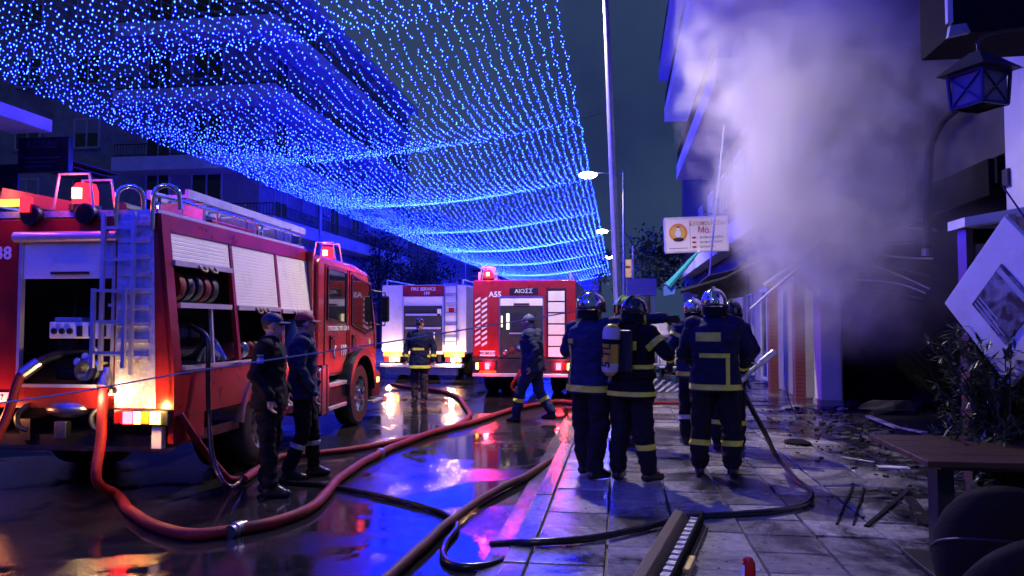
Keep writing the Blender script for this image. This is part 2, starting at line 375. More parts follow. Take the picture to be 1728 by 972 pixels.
# far buildings closing the street
def block(name, label, x0, x1, y0, y1, h, m, rows, cols, slab=True, face='y'):
    b = empty(name, label, 'building', (0,0,0))
    MB().box(x0,x1,y0,y1,0,h).build('wall', m, b)
    MB().box(x0-.3,x1+.3,y0-.3,y1+.3,h,h+.3).build('roof', plaster, b)
    for r in range(rows):
        z = 1.2 + r*(h-1)/rows
        for c in range(cols):
            if face == 'y':
                x = x0 + (c+.5)*(x1-x0)/cols - .6; window(b, faceM((x,y0-.03,z),(1,0,0)), 1.2, 1.4, False, random.choice((None,.4,.7)))
            else:
                y = y0 + (c+.5)*(y1-y0)/cols - .6; window(b, faceM((x1+.03,y,z),(0,1,0)), 1.2, 1.4, False, random.choice((None,.4,.7)))
        if slab:
            if face == 'y': MB().box(x0+.5,x1-.5,y0-1,y0-.002,z-.5,z-.3).build('balcony', plaster, b)
            else: MB().box(x1+.002,x1+1,y0+.5,y1-.5,z-.5,z-.3).build('balcony', plaster, b)
    return b
q0 = atY(740,420,78); q1 = atY(1010,420,78)
block('pink_house', 'pink plastered house closing the end of the street above the fire engines', q0.x, q1.x, 78, 90, 9.3, plasterp, 3, 6)
block('far_block', 'long grey apartment row beyond the trees on the far side of the street', -27, -15, 62, 110, 10.5, plasterg, 3, 8, face='x')

# right-hand building row (beyond the burning shop)
R2 = empty('balcony_building', 'tall building with stacked blue-lit balconies beyond the smoke', 'building', (3.4,16.0,0))
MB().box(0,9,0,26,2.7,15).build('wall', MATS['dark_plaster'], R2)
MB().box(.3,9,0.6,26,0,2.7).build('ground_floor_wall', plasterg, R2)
for z, xo, ye in ((3.75,-.5,20),(7.0,-1.25,13),(10.0,-1.5,16),(13.0,-1.5,20)):
    b_ = MB().box(xo,-.002,1.2,ye,z-.12,z+.42).build('balcony', plaster, R2)
    railing(b_, (xo+.05,1.3), (xo+.05,ye-.1), z+.42, .5)
    for y in (2.4,5.4,8.6,12,15.5): window(R2, faceM((-.03,y+1.4,z+.45),(0,-1,0)), 1.4, 2.1, True, random.choice((None,.5)))
for y in (3,6,9.5,13): window(R2, faceM((.27,y+1.6,.1),(0,-1,0)), 1.7, 2.3, True)
# brick piers and bricks
def brick_pier(loc, w, d, h, label):
    p = MB().box(0.008,w-.008,.008,d-.008,0,h).build('brick_pier', mortar); p.location = loc; tag(p, label, 'pillar', 'brick piers beside the burnt shop')
    br = MB().box(0,1,0,1,0,1).build('brick', brickm, p); n = 0; firstb = True
    for k in range(int(h/.078)):
        cuts = [0,.5,1] if k%2 else [0,.27,.77,1]
        for a, c in zip(cuts[:-1], cuts[1:]):
            o = br if firstb else br.copy()
            if not firstb: C.objects.link(o); o.parent = p
            firstb = False
            o.location = (a*w+.004,0-random.uniform(0,.004),k*.078); o.scale = ((c-a)*w-.008,d,.066)
    return p
g = gnd(1306,664); brick_pier((g.x-.08,g.y,0), .19, .25, 2.5, 'red brick pier farther along, left of the white pilaster')
g = gnd(1352,681); brick_pier((g.x-.1,g.y,0), .20, .25, 2.5, 'red brick pier directly beside the white pilaster')
pil = MB().box(-.02,.34,0,.5,0,2.9).build('pilaster', plaster, bev=.01); pil.location = (3.72,14.9,0)
tag(pil, 'white plastered pilaster at the edge of the burnt shopfront', 'pillar')
MB().box(-.045,.365,-.025,.525,0,.12).build('plinth', concrete, pil)
MB().box(.342,.372,.05,.45,.12,2.8).build('side_panel', plaster, pil)

# burnt shop
B = empty('burnt_shop', 'burnt-out shop with black sooted interior pouring smoke', 'building', (0,0,0))
MB().box(9,9.2,8.6,15.4,0,3.3).build('back_wall', soot, B)
MB().box(4.1,9,15.4,15.6,0,3.3).build('side_wall', soot, B); MB().box(4.1,9,8.45,8.62,0,3.3).build('side_wall', soot, B)
MB().box(3.95,9,8.62,15.4,3.02,3.3).build('ceiling', soot, B)
MB().box(3.92,9,8.62,15.4,-.028,.012).build('floor', soot, B)
MB().box(3.95,9.2,8.45,15.6,3.302,13).build('upper_wall', mat('sooted_plaster',(.07,.065,.07),.85,bump=.3,dirt=(.02,.018,.02),dscale=.5,dpos=(.4,.65)), B)
MB().box(3.90,3.948,8.7,15.3,2.9,3.3).build('fascia', soot, B, bev=.01)
# collapsed ceiling laths hanging in the opening
for i in range(9):
    z = 2.95-.12*i; y0 = 9.9+.12*i
    pts = [Vector((3.86+.02*i, y0+t*4.2, z+.25*t+.12*math.sin(t*3+i)*(1-t)-.25*(1-t)**2)) for t in np.linspace(0,1,9)]
    MB().tube(pts, .014, 5).build('ceiling_lath', alu if i%2 else darkm, B)
for i in range(5):
    MB().bar((4.2+.3*i,9.5+1.1*i,0.02),(4.5+.2*i,9.9+1.2*i,1.6-.25*i),.09,.05).build('charred_beam', soot, B)
# near pillar of the next house
NP = empty('corner_wall', 'blue-lit plaster corner wall behind the diamond notice board', 'wall', (0,0,0))
MB().box(3.95,4.6,4.0,8.44,0,9).build('wall', plaster, NP)
q = atX(1697,300,3.93); hb = MB().box(3.92,3.95,q.y-.06,q.y+.06,q.z-.09,q.z+.09).build('switch_box', darkm, NP, bev=.006)
# drain pipe with an elbow
pp = [atX(1612,185,3.80), atX(1590,205,3.80), atX(1574,235,3.80), atX(1568,270,3.80), atX(1564,428,3.80)]
dp = MB().tube(smooth_path(pp,5), .05, 12).build('drain_pipe', darkm, smooth=True); tag(dp, 'dark bent pipe hanging down across the burnt shopfront', 'pipe')
MB().cyl(pp[-1]+Vector((0,0,.06)), pp[-1]-Vector((0,0,.03)), .062, 12).build('collar', steel, dp)

# overhead dark canopy with pale trim, lantern
q = atY(1572,86,6.6)
cn = MB().box(q.x+.03,4.6,6.26,6.9,q.z+.02,q.z+2.6).build('dark_canopy', soot); tag(cn, 'black box canopy with pale corner trim above the hanging lantern', 'canopy')
MB().box(q.x-.01,q.x+.028,6.25,6.30,q.z+.1,q.z+2.6).build('edge_trim', plaster, cn)
MB().hexa([(q.x-.03,6.2,q.z-.03),(q.x+.13,6.2,q.z+.0),(q.x+.13,6.25,q.z+.0),(q.x-.03,6.25,q.z-.03)],[(q.x-.012,6.2,q.z+.06),(q.x+.10,6.2,q.z+.07),(q.x+.10,6.25,q.z+.07),(q.x-.012,6.25,q.z+.06)]).build('corner_trim', concrete, cn)

def lantern():
    c = atY(1652,150,5.2); L = empty('wall_lantern', 'old black metal lantern with crossed bars hanging under the canopy', 'lantern', c, R(28)); L.scale = (.72,.72,.72)
    w = .17; h0, h1 = -.16, .13
    fr = MB()
    for sx in (-1,1):
        for sy in (-1,1): fr.bar((sx*w*.9,sy*w*.9,h0),(sx*w,sy*w,h1),.022,.022)
    for z, k in ((h0,.9),(h1,1)):
        for s in (-1,1):
            fr.bar((-w*k,s*w*k,z),(w*k,s*w*k,z),.026,.026); fr.bar((s*w*k,-w*k,z),(s*w*k,w*k,z),.026,.026)
    for s in (-1,1):
        fr.bar((-w*.9,s*w*.95,h0),(w,s*w*.98,h1),.012,.012); fr.bar((w*.9,s*w*.95,h0),(-w,s*w*.98,h1),.012,.012)
        fr.bar((s*w*.95,-w*.9,h0),(s*w*.98,w,h1),.012,.012); fr.bar((s*w*.95,w*.9,h0),(s*w*.98,-w,h1),.012,.012)
    fr.build('frame', blackp, L)
    e = w+.07
    MB().add([(-e,-e,h1+.015),(e,-e,h1+.015),(e,e,h1+.015),(-e,e,h1+.015),(-.05,-.05,h1+.2),(.05,-.05,h1+.2),(.05,.05,h1+.2),(-.05,.05,h1+.2)],[(0,3,2,1),(4,5,6,7),(0,1,5,4),(1,2,6,5),(2,3,7,6),(3,0,4,7)]).build('cap', darkm, L)
    gm = mat('lantern_glass',(.16,.16,.18),.55,spec=.3)
    for s in (-1,1):
        MB().box(-w*.86,w*.86,s*w*.88-.003,s*w*.88+.003,h0+.015,h1-.015).build('pane', gm, L)
        MB().box(s*w*.88-.003,s*w*.88+.003,-w*.86,w*.86,h0+.015,h1-.015).build('pane', gm, L)
    MB().tube([(0,0,h1+.2),(0,0,h1+.27),(0,.02,h1+.29)],.012,8).build('finial', darkm, L)
    MB().tube(smooth_path([(0,0,h1+.28),(.09,-.05,h1+.36),(.5,-.27,h1+.40),(2.0,-1.07,h1+.40)],5),.012,8).build('bracket', darkm, L, smooth=True)
lantern()

# far kiosk / shop fascia right of the lamp posts
q0 = atY(1058,470,27); q1 = atY(1108,498,27)
k_ = MB().box(q0.x,q1.x,27,28.2,q1.z,q0.z).build('shop_fascia', MATS['blind']); tag(k_, 'pale grey shop fascia box above the distant pavement', 'shop front')
MB().box(q0.x+.06,q0.x+.12,27.1,27.2,0,q1.z-.002).build('post', steel, k_); MB().box(q1.x-.12,q1.x-.06,27.1,27.2,0,q1.z-.002).build('post', steel, k_)
q0 = atY(1052,438,33); q1 = atY(1066,468,33)
k_ = MB().box(q0.x,q1.x,33,33.15,q1.z,q0.z).build('hanging_sign', mat('yellow_sign',(.55,.36,.12),.5)); tag(k_, 'small yellowish hanging sign just right of the tall lamp post', 'sign')
MB().box(q0.x+.05,q1.x-.05,32.985,32.995,q0.z-.35,q0.z-.28).build('text_line', blackl, k_); MB().box(q1.x+.02,q1.x+.08,33.05,33.11,0,q0.z+.6).build('post', steel, k_)

# ------------------------------------------------------------------ trees
def tree(name, label, loc, h, cr, n, group=None, lm=leafd, ls=.16):
    t = empty(name, label, 'tree', loc, 0, group)
    b = MB(); th = h-cr*1.1
    b.tube(smooth_path([(0,0,-.05),(.06,.03,th*.5),(-.03,.05,th),(0,0,h*.85)],4), list(np.linspace(.16,.05,13)), 8)
    for i in range(7):
        a = i*2.4; e = Vector((math.cos(a)*cr*.7, math.sin(a)*cr*.7, th+cr*random.uniform(.3,1.2)))
        b.tube(smooth_path([(0,0,th*random.uniform(.75,1)),e*.5+Vector((0,0,th*.5)),e],3), list(np.linspace(.06,.015,7)), 5)
    b.build('trunk', bark, t, smooth=True)
    f = MB(); cl = [Vector((random.gauss(0,.5),random.gauss(0,.5),random.gauss(0,.42))) for _ in range(26)]
    for i in range(n):
        c = random.choice(cl); p = c + Vector((random.gauss(0,.2),random.gauss(0,.2),random.gauss(0,.16)))
        p = Vector((p.x*cr,p.y*cr,p.z*cr+h-cr)); d = Vector((random.gauss(0,1),random.gauss(0,1),random.gauss(0,1))).normalized(); u, v = frame_of(d)
        s = ls*random.uniform(.6,1.3); f.add([p-u*s*.4, p-d*s*.1+v*s*.5, p+u*s*.6, p+d*s*.1-v*s*.5],[(0,1,2,3)])
    f.build('crown', lm, t); return t
g = atY(640,430,44); tree('street_tree','dark bushy street tree rising behind the cab of the engine with number 38',(g.x,44,0),7.2,2.6,2600)
g = atY(705,440,50); tree('street_tree','dark street tree above the pale rescue engine, left of the pink house',(g.x,50,0),6.6,2.2,2200)
g = atY(1092,440,36); tree('street_tree','dark tree between the lamp posts and the chicken shop sign',(g.x,37,0),6.0,1.6,2200)

# ------------------------------------------------------------------ blue light net over the street
bulb_m = emis('blue_led', (.0028,.0095,1.0), 250.0)
YC = [-5.0,3.0,11.0,18.6,26.2,34.2,43.5,54.0,66.0,80.0]
XR, XL = -.95, -10.2
def net_z(u, y, y0, y1):
    t = (y-y0)/(y1-y0)
    return 6.5 - .85*u - .95*u*(1-u) - (.07+.5*math.sin(math.pi*min(u*1.05,1)))*4*t*(1-t)*.8
octf = [(0,2,4),(2,1,4),(1,3,4),(3,0,4),(2,0,5),(1,2,5),(3,1,5),(0,3,5)]
places = ['first, behind the viewer','second','third','fourth','fifth','sixth','seventh','eighth','farthest']
for bi, (y0, y1) in enumerate(zip(YC[:-1], YC[1:])):
    N = empty('light_net', f'blue LED light net over the street, {places[bi]} bay counted from the camera', 'string lights', (0,0,0), 0, 'blue light nets hung over the street')
    sx = .172 if bi < 5 else .23; sy = .102 if bi < 4 else (.14 if bi < 6 else .2)
    nx = int((XR-XL)/sx); vs = []; fs = []; wb = MB()
    for i in range(nx+1):
        u = i/nx; x = XR+(XL-XR)*u; ph = random.random()*sy
        ny = int((y1-y0)/sy); wav = random.uniform(0,6.28); line = []
        for j in range(ny):
            y = y0+ph+j*sy+random.uniform(-.02,.02)
            xx = x+.010*math.sin(y*3+wav)+random.gauss(0,.022); z = net_z(u,y,y0,y1)+random.uniform(-.025,.025)
            if j % 6 == 0: line.append((x+.010*math.sin(y*3+wav),y,net_z(u,y,y0,y1)+.012))
            if random.random() < .06: continue
            r = (.0078 if bi < 3 else .009 if bi < 5 else .0125)*random.uniform(.55,1.3); k = len(vs)
            vs += [(xx-r,y,z),(xx+r,y,z),(xx,y-r,z),(xx,y+r,z),(xx,y,z+r*1.6),(xx,y,z-r*1.6)]; fs += [tuple(q+k for q in f) for f in octf]
        if bi < 5: wb.tube(line, .0022, 3, cap=False)
    # doubled row of bulbs along the carrying cable
    for i in range(int((XR-XL)/.07)):
        u = i/int((XR-XL)/.07); x = XR+(XL-XR)*u+random.uniform(-.03,.03); y = y1+random.uniform(-.09,.09); z = net_z(u,y1,y0,y1)+random.uniform(-.05,.02); r = .009 if bi < 4 else .012; k = len(vs)
        vs += [(x-r,y,z),(x+r,y,z),(x,y-r,z),(x,y+r,z),(x,y,z+r*1.4),(x,y,z-r*1.4)]; fs += [tuple(q+k for q in f) for f in octf]
    me = bpy.data.meshes.new('bulbs'); me.from_pydata(vs, [], fs); me.materials.append(bulb_m); ob = bpy.data.objects.new('bulbs', me); C.objects.link(ob); ob.parent = N; ob['kind'] = 'stuff'
    wb.tube([(XR+(XL-XR)*u, y1, net_z(u,y1,y0,y1)+.02) for u in np.linspace(0,1,20)], .006, 5)
    wb.tube([(XR+.9,y1,6.75),(XR,y1,6.52)], .006, 4); wb.tube([(XL,y1,5.97),(XL-3.2,y1,6.6)], .006, 4)
    ow = wb.build('wires', wire_m, N); ow['kind'] = 'stuff'

# ------------------------------------------------------------------ street lamps
lamp_glow = emis('lamp_glow', (1.0,.86,.62), 60.0, 'NONE')
def street_lamp(loc, label, power, top=8.2, lean=0.0, armz=7.5, armx=-1.3, r=.075, second=True):
    L = empty('street_lamp', label, 'street lamp', loc, 0, 'lamp posts along the kerb')
    MB().tube([(0,0,ROAD if False else 0),(0,0,.5),(lean*.1,0,.52),(lean*.5,0,top*.5),(lean,0,top)], [r*1.5,r*1.5,r,r*.9,r*.6], 14).build('pole', MATS['pole_metal'], L, smooth=True)
    ax = lean*armz/top
    MB().tube([(ax,0,armz),(armx,0,armz+.08)], .025, 8).build('arm', MATS['pole_metal'], L)
    h = MB().hexa([(armx-.34,-.12,armz+.03),(armx+.1,-.1,armz+.05),(armx+.1,.1,armz+.05),(armx-.34,.12,armz+.03)],[(armx-.28,-.07,armz+.14),(armx+.08,-.06,armz+.13),(armx+.08,.06,armz+.13),(armx-.28,.07,armz+.14)]).build('lamp_head', darkm, L, bev=.015)
    MB().ell((armx-.15,0,armz-.02),(.36,.2,.14),12,6).build('lens', lamp_glow, h)  # oversized lens, its shape includes the glare around the lamp
    ld = bpy.data.lights.new('lamp_light','SPOT'); ld.energy = power; ld.color = (1.0,.84,.62); ld.shadow_soft_size = .12; ld.spot_size = R(150); ld.spot_blend = .5
    lo = bpy.data.objects.new('lamp_light', ld); C.objects.link(lo); lo.parent = L; lo.location = (armx-.15,0,armz-.16)
    return L
mat('pole_metal', (.30,.30,.34), .4, metal=.5)
q = atY(1047,480,12.5)
street_lamp((q.x+.03,12.5,0), 'tall tapering lamp post right behind the firefighters, its lamp above the picture', 4600, 9.0, -.32, 7.6, -1.45, .065)
for (x, y, Y, lab) in ((1052,293,30.4,'lamp post with bright lamp shining beside the light net, nearest of the lit ones'),(1053,390,49.5,'distant lamp post with lit lamp, second of the shining lamps'),(1055,433,69,'farthest lamp post with small lit lamp low above the street')):
    q = atY(x, y, Y); street_lamp((q.x,Y,0), lab, 2000, 7.62, 0, 7.45, -1.25, .06)
street_lamp((.35,-7.0,0), 'lamp post on the pavement behind the photographer', 1500, 9.0, 0, 7.6, -1.45, .085)
for i, (x, y, Y) in enumerate(((541,330,26),(785,425,52))):
    q = atY(x, y, Y); o = MB().tube([(0,0,0),(0,0,.4),(0,0,q.z+.3)],[.09,.06,.045],10).build('street_pole', MATS['pole_metal'], smooth=True); o.location = (q.x,Y,0)
    MB().cyl((0,0,0.02),(0,0,.05),.14,12).build('base_plate', steel, o)
    tag(o, ['slim pole carrying the light net behind the roof ladder of the engine','slim pole beside the pink house above the pale rescue engine'][i], 'pole')

# ------------------------------------------------------------------ fire engines
tail_red = emis('tail_red', (1.0,.006,.012), 120.0); tail_amber = emis('tail_amber', (1.0,.36,.05), 22.0); tail_white = emis('tail_white', (1.0,.80,.50), 30.0)
beacon_red = emis('beacon_red', (1.0,.015,.04), 3.5); beacon_hot = emis('beacon_hot', (1.0,.16,.10), 14.0)
lens_red = mat('lens_red', (.45,.01,.012), .15, coat=.5); lens_amber = mat('lens_amber', (.6,.2,.02), .15, coat=.5)
def glow(parent, loc, col, power, r=.05, name='lamp_light'):
    ld = bpy.data.lights.new(name,'POINT'); ld.energy = power; ld.color = col; ld.shadow_soft_size = r
    lo = bpy.data.objects.new(name, ld); C.objects.link(lo); lo.parent = parent; lo.location = loc; return lo
def wheel(parent, c, r=.5, w=.28, out=1, hub=chrome):
    M = Matrix.Translation(c) @ Matrix.Rotation(R(90)*out,4,'Y')
    t = MB().lathe([(r*.58,-w/2),(r*.9,-w/2),(r*.985,-w*.38),(r,-w*.25),(r,w*.25),(r*.985,w*.38),(r*.9,w/2),(r*.58,w/2),(r*.56,w*.3),(r*.56,-w*.3),(r*.58,-w/2)], 40, M).build('wheel', black, parent, smooth=True)
    rim = MB().lathe([(r*.57,w*.46),(r*.55,w*.30),(r*.42,w*.18),(r*.30,w*.22),(r*.28,w*.44),(r*.18,w*.48),(r*.16,w*.56),(0.001,w*.57)], 32, M)
    rim.build('rim', hub, t, smooth=True)
    nb = MB()
    for k in range(10):
        a = k*math.pi/5; nb.cyl(M @ Vector((r*.235*math.cos(a),r*.235*math.sin(a),w*.40)), M @ Vector((r*.235*math.cos(a),r*.235*math.sin(a),w*.53)), .016, 8)
        nb.cur = 0
    nb.build('wheel_nuts', steel, t)['kind'] = 'stuff'
    hb = MB()
    for k in range(8):
        a = k*math.pi/4+.2; p = M @ Vector((r*.45*math.cos(a),r*.45*math.sin(a),w*.245)); q = M @ Vector((r*.45*math.cos(a),r*.45*math.sin(a),w*.252))
        hb.cyl(p, q, .035, 10)
    hb.build('rim_holes', blackp, t)['kind'] = 'stuff'
    return t
def slatted(parent, name, x0, x1, z0, z1, y, m, pitch=.034, face='y', lean=0):
    """a roller shutter drawn as one sheet of narrow ribs (real relief)"""
    n = max(3, int((z1-z0)/pitch)); vs = []; fs = []
    for i in range(n):
        za = z0+(z1-z0)*i/n; zb = z0+(z1-z0)*(i+1)/n; d = .0022
        for z, dd in ((za,0),(za+(zb-za)*.14,d),(za+(zb-za)*.86,d),(zb,0)):
            off = dd
            if face == 'y': vs += [(x0,y-off,z),(x1,y-off,z)]
            else: vs += [(y+off+lean*(z-z0),x0,z),(y+off+lean*(z-z0),x1,z)]
    k = len(vs)//2
    fs = [(2*i,2*i+1,2*i+3,2*i+2) for i in range(k-1)]
    return MB().add(vs, fs).build(name, m, parent)
def beacon(parent, c, s=1.0, lit=True, cage=True):
    b = MB().lathe([(.085*s,0),(.09*s,.03*s),(.088*s,.11*s),(.07*s,.165*s),(.001,.175*s)], 18, Matrix.Translation(c)).build('beacon', beacon_red if lit else lens_red, parent, smooth=True)
    MB().lathe([(.11*s,-.05*s),(.11*s,-.001),(.02,-.001)], 18, Matrix.Translation(c)).build('beacon_base', blackp, b)
    MB().cyl(Vector(c)+Vector((0,-.095*s,.04*s)), Vector(c)+Vector((0,-.097*s,.12*s)), .035*s, 10).build('flasher', beacon_hot if lit else lens_red, b)
    if cage:
        for sy in (-1,1):
            g = MB(); y = c[1]+sy*.13*s
            g.tube([(c[0]-.16*s,y,c[2]-.05),(c[0]-.12*s,y,c[2]+.22*s),(c[0]+.12*s,y,c[2]+.22*s),(c[0]+.16*s,y,c[2]-.05)], .011*s, 6)
            g.build('beacon_guard', alu, b)
    return b

def fire_engine_38():
    T = empty('fire_engine', 'red fire engine with number 38 and half-open side shutters, parked nearest', 'fire engine', (-4.02,6.5,ROAD), R(1.5))
    BW = 2.4; TL = -.16      # body width; the sides lean in towards the roof
    # --- rear body shell: frame pieces round the openings
    def xs(z): return 0 if z < 1.2 else TL*(z-1.2)/1.45
    # right side wall pieces (leaning), local x = xs(z)
    def sidepiece(y0, y1, z0, z1, name, m=red, t=.05, out=0.0):
        zs = [z0, z1] if (z0 >= 1.2 or z1 <= 1.2) else [z0, 1.2, z1]
        b = MB()
        for a, c in zip(zs[:-1], zs[1:]):
            b.hexa([(xs(a)-t+out,y0,a),(xs(a)+out,y0,a),(xs(a)+out,y1,a),(xs(a)-t+out,y1,a)],[(xs(c)-t+out,y0,c),(xs(c)+out,y0,c),(xs(c)+out,y1,c),(xs(c)-t+out,y1,c)])
        return b.build(name, m, T)
    bay = [(.14,1.27),(1.34,2.44),(2.51,3.50)]
    sidepiece(0,3.55,.78,1.20,'side_panel'); sidepiece(0,.55,.55,.778,'side_panel')
    sidepiece(0,.135,1.202,2.66,'corner_post'); sidepiece(1.275,1.335,1.202,2.5,'side_post'); sidepiece(2.445,2.505,1.202,2.5,'side_post'); sidepiece(3.505,3.55,1.202,2.5,'side_post'); sidepiece(.137,3.55,2.502,2.66,'roof_edge')
    MB().bar((0.012,.14,1.235),(.012,3.5,1.235),.03,.02).build('sill_strip', alu, T)
    # other walls
    MB().box(-BW,-BW+.05,0.05,3.55,.55,2.64).build('side_wall', red, T)
    MB().box(-BW+.1,-.2,0.02,3.55,2.64,2.70).build('roof', dplate, T)
    MB().box(-BW+.06,-.06,3.5,3.55,.6,2.63).build('bulkhead', red, T)
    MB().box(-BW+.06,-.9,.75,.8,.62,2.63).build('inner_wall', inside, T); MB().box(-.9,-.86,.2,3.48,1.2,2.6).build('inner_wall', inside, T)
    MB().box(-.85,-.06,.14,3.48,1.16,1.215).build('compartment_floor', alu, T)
    MB().box(-BW+.06,-.06,.1,3.5,.5,.6).build('subframe', darkm, T)
    # --- rear face: panels around the opening x -1.53..-.62, z 1.1..2.39
    ro0, ro1, rz0, rz1 = -1.53, -.62, 1.08, 2.40
    e = TL
    MB().box(-BW,ro0-.03,0,.05,.86,2.62).build('rear_panel', red, T, bev=.008)
    MB().hexa([(ro1+.03,0,.86),(-.001,0,.86),(-.001,.05,.86),(ro1+.03,.05,.86)],[(ro1+.03,0,2.66),(TL,0,2.66),(TL,.05,2.66),(ro1+.03,.05,2.66)]).build('rear_panel', red, T)
    MB().box(ro0-.03,ro1+.03,0.002,.05,2.50,2.62).build('rear_panel', red, T); MB().box(ro0-.03,ro1+.03,0.002,.05,.86,rz0).build('rear_panel', red, T)
    fr = MB(); fr.box(ro0-.03,ro0,-.015,.04,rz0,2.5); fr.box(ro1,ro1+.03,-.015,.04,rz0,2.5); fr.box(ro0-.03,ro1+.03,-.015,.04,rz0-.03,rz0); fr.build('door_frame', alu, T)
    MB().tube([(ro0-.06,-.03,2.45),(ro1+.06,-.03,2.45)], .05, 14).build('shutter_drum', alu, T, smooth=True)
    rs = slatted(T,'rear_shutter', ro0+.005, ro1-.005, 2.06, 2.40, .01, shutter); MB().box(ro0+.3,ro0+.68,-.03,-.004,2.10,2.125).build('handle', blackp, rs, bev=.006)
    # pump compartment
    P = MB().box(-1.34,-.66,.12,.30,1.5,1.66).build('pump_panel', white_p, T, bev=.012)
    for i, x in enumerate((-1.28,-1.2,-1.12,-1.02,-.9,-.78)):
        if i < 3: MB().lathe([(.028,0),(.028,-.02),(.001,-.02)],14,Matrix.Translation((x,.12,1.57)) @ Matrix.Rotation(R(90),4,'X') @ Matrix.Diagonal((1,1,-1,1))).build('knob', blackp, P)
        else: MB().box(x-.025,x+.025,.105,.119,1.52,1.62).build('switch', blackp, P)
    MB().box(-1.3,-1.02,.14,.26,1.662,1.70).build('cover', alu, P, bev=.008)
    for (x, z) in ((-.88,1.38),(-.97,1.33),(-1.05,1.28)):
        gg = MB().lathe([(.045,0),(.045,.03),(.036,.032)],18,Matrix.Translation((x,.16,z)) @ Matrix.Rotation(R(90),4,'X')).build('gauge', chrome, T)
        MB().lathe([(.036,.031),(.001,.031)],18,Matrix.Translation((x,.16,z)) @ Matrix.Rotation(R(90),4,'X')).build('dial', whitel, gg)
    MB().lathe([(.10,-.3),(.10,0),(.125,.01),(.125,.06),(.10,.07),(.095,.12),(.075,.12),(.07,.03),(.001,.03)],22,Matrix.Translation((-.92,.16,1.2)) @ Matrix.Rotation(R(90),4,'X')).build('pump_outlet', steel, T, smooth=True)
    MB().lathe([(.13,0),(.145,.0),(.145,.025),(.13,.025),(.13,0)],22,Matrix.Translation((-.80,.14,1.18)) @ Matrix.Rotation(R(80),4,'X')).build('hand_wheel', chrome, T, smooth=True)
    MB().tube(smooth_path([(-1.02,.4,1.35),(-1.18,.3,1.36),(-1.3,.12,1.33),(-1.36,-.02,1.26)],4),.045,12).build('outlet_elbow', darkm, T, smooth=True)
    MB().tube(smooth_path([(-.7,.4,1.22),(-.66,.2,1.24),(-.655,.02,1.2)],4),.048,12).build('outlet_elbow', steel, T, smooth=True)
    for i in range(4): MB().tube(smooth_path([(-1.4+.2*i,.6,1.9),(-1.35+.2*i,.5,1.7+.05*i),(-1.25+.18*i,.45,1.45)],4),.022,7).build('pipe', darkm, T)
    MB().box(-1.45,-.7,.35,.7,1.09,1.2).build('pump_housing', darkm, T, bev=.03)
    text('number','38',.17,whitel,T,faceM((-1.73,-.003,2.30),(1,0,0)),bold=.004)
    # diamond plate strip and ladder on the back
    MB().hexa([(-.575,-.008,.87),(-.17,-.008,.87),(-.17,-.001,.87),(-.575,-.001,.87)],[(-.575,-.008,2.66),(-.23,-.008,2.66),(-.23,-.001,2.66),(-.575,-.001,2.66)]).build('tread_plate', dplate, T)
    for i in range(9): MB().box(-.56,-.24,-.03,-.009,1.3+.155*i,1.345+.155*i).build('step', dplate, T, bev=.004)
    ld = MB(); ld.bar((-.655,-.1,1.22),(-.655,-.1,2.66),.035,.03); ld.bar((-.36,-.1,1.18),(-.36,-.1,2.66),.035,.03)
    for i in range(5): ld.bar((-.655,-.1,1.36+.29*i),(-.36,-.1,1.36+.29*i),.025,.025)
    for z in (1.28,1.95,2.5):
        ld.bar((-.36,-.1,z),(-.36,-.01,z),.02,.02); ld.bar((-.655,-.1,z),(-.655,-.01,z),.02,.02)
    ld.build('rear_ladder', alu, T)
    l2 = MB(); l2.bar((-.69,-.17,1.24),(-.69,-.17,1.96),.035,.03); l2.bar((-.39,-.17,1.24),(-.39,-.17,1.96),.035,.03)
    for z in (1.38,1.66,1.94): l2.bar((-.69,-.17,z),(-.39,-.17,z),.025,.025)
    l2.build('folding_ladder', alu, T)
    for x in (-.58,-.22):
        MB().tube(smooth_path([(x,-.03,2.5),(x,-.03,2.78),(x+.02,-.02,2.88),(x+.11,.02,2.92),(x+.19,.06,2.86),(x+.2,.08,2.7)],4),.022,10).build('grab_rail', chrome, T, smooth=True)
    # rear lamps
    for x0 in (-.54,-2.3):
        lb = MB().box(x0,x0+.53,-.07,-.005,.72,.86).build('tail_lamp', blackp, T, bev=.01)
        for i, (m_, a, b_) in enumerate(((tail_white if False else lens_red,.02,.09),(tail_red,.10,.19),(tail_amber,.205,.27),(lens_amber,.28,.345),(tail_amber,.36,.46)) if x0 > -1 else ((tail_amber,.05,.15),(lens_red,.17,.3),(tail_red,.31,.42),(tail_amber,.435,.505))):
            MB().box(x0+a,x0+b_,-.084,-.071,.735,.845).build('lens', m_, lb, bev=.004)
    glow(T,(-.16,-.16,.87),(1,.50,.12),17,.04); glow(T,(-.64,-.16,.98),(1,.62,.25),14,.04); glow(T,(-1.72,-.16,.8),(1,.3,.1),12,.04)
    wl = MB().box(-.72,-.56,-.05,-.004,1.0,1.05).build('work_lamp', blackp, T, bev=.01); MB().box(-.70,-.58,-.045,-.01,.99,.999).build('lens', tail_white, wl)
    np_ = MB().box(-2.0,-1.62,-.02,-.005,.9,1.0).build('number_plate', whitel, T); text('lettering','ΠΣ 7',.075,blackl,np_,faceM((-1.75,-.022,.95),(1,0,0)))
    # underside: tow gear, tank end, frame, bumper
    MB().ell((-1.06,.05,.85),(.22,.12,.085),18,8).build('tank_end', steel, T, smooth=True)
    for x in (-1.44,-.70): MB().tube(smooth_path([(x,.0,.88),(x-.05,-.06,.8),(x-.02,-.08,.7),(x+.05,-.06,.66)],4),.025,8).build('tow_hook', darkm, T, smooth=True)
    MB().box(-1.15,-1.03,-.03,.05,.58,.74).build('tow_socket', steel, T, bev=.01)
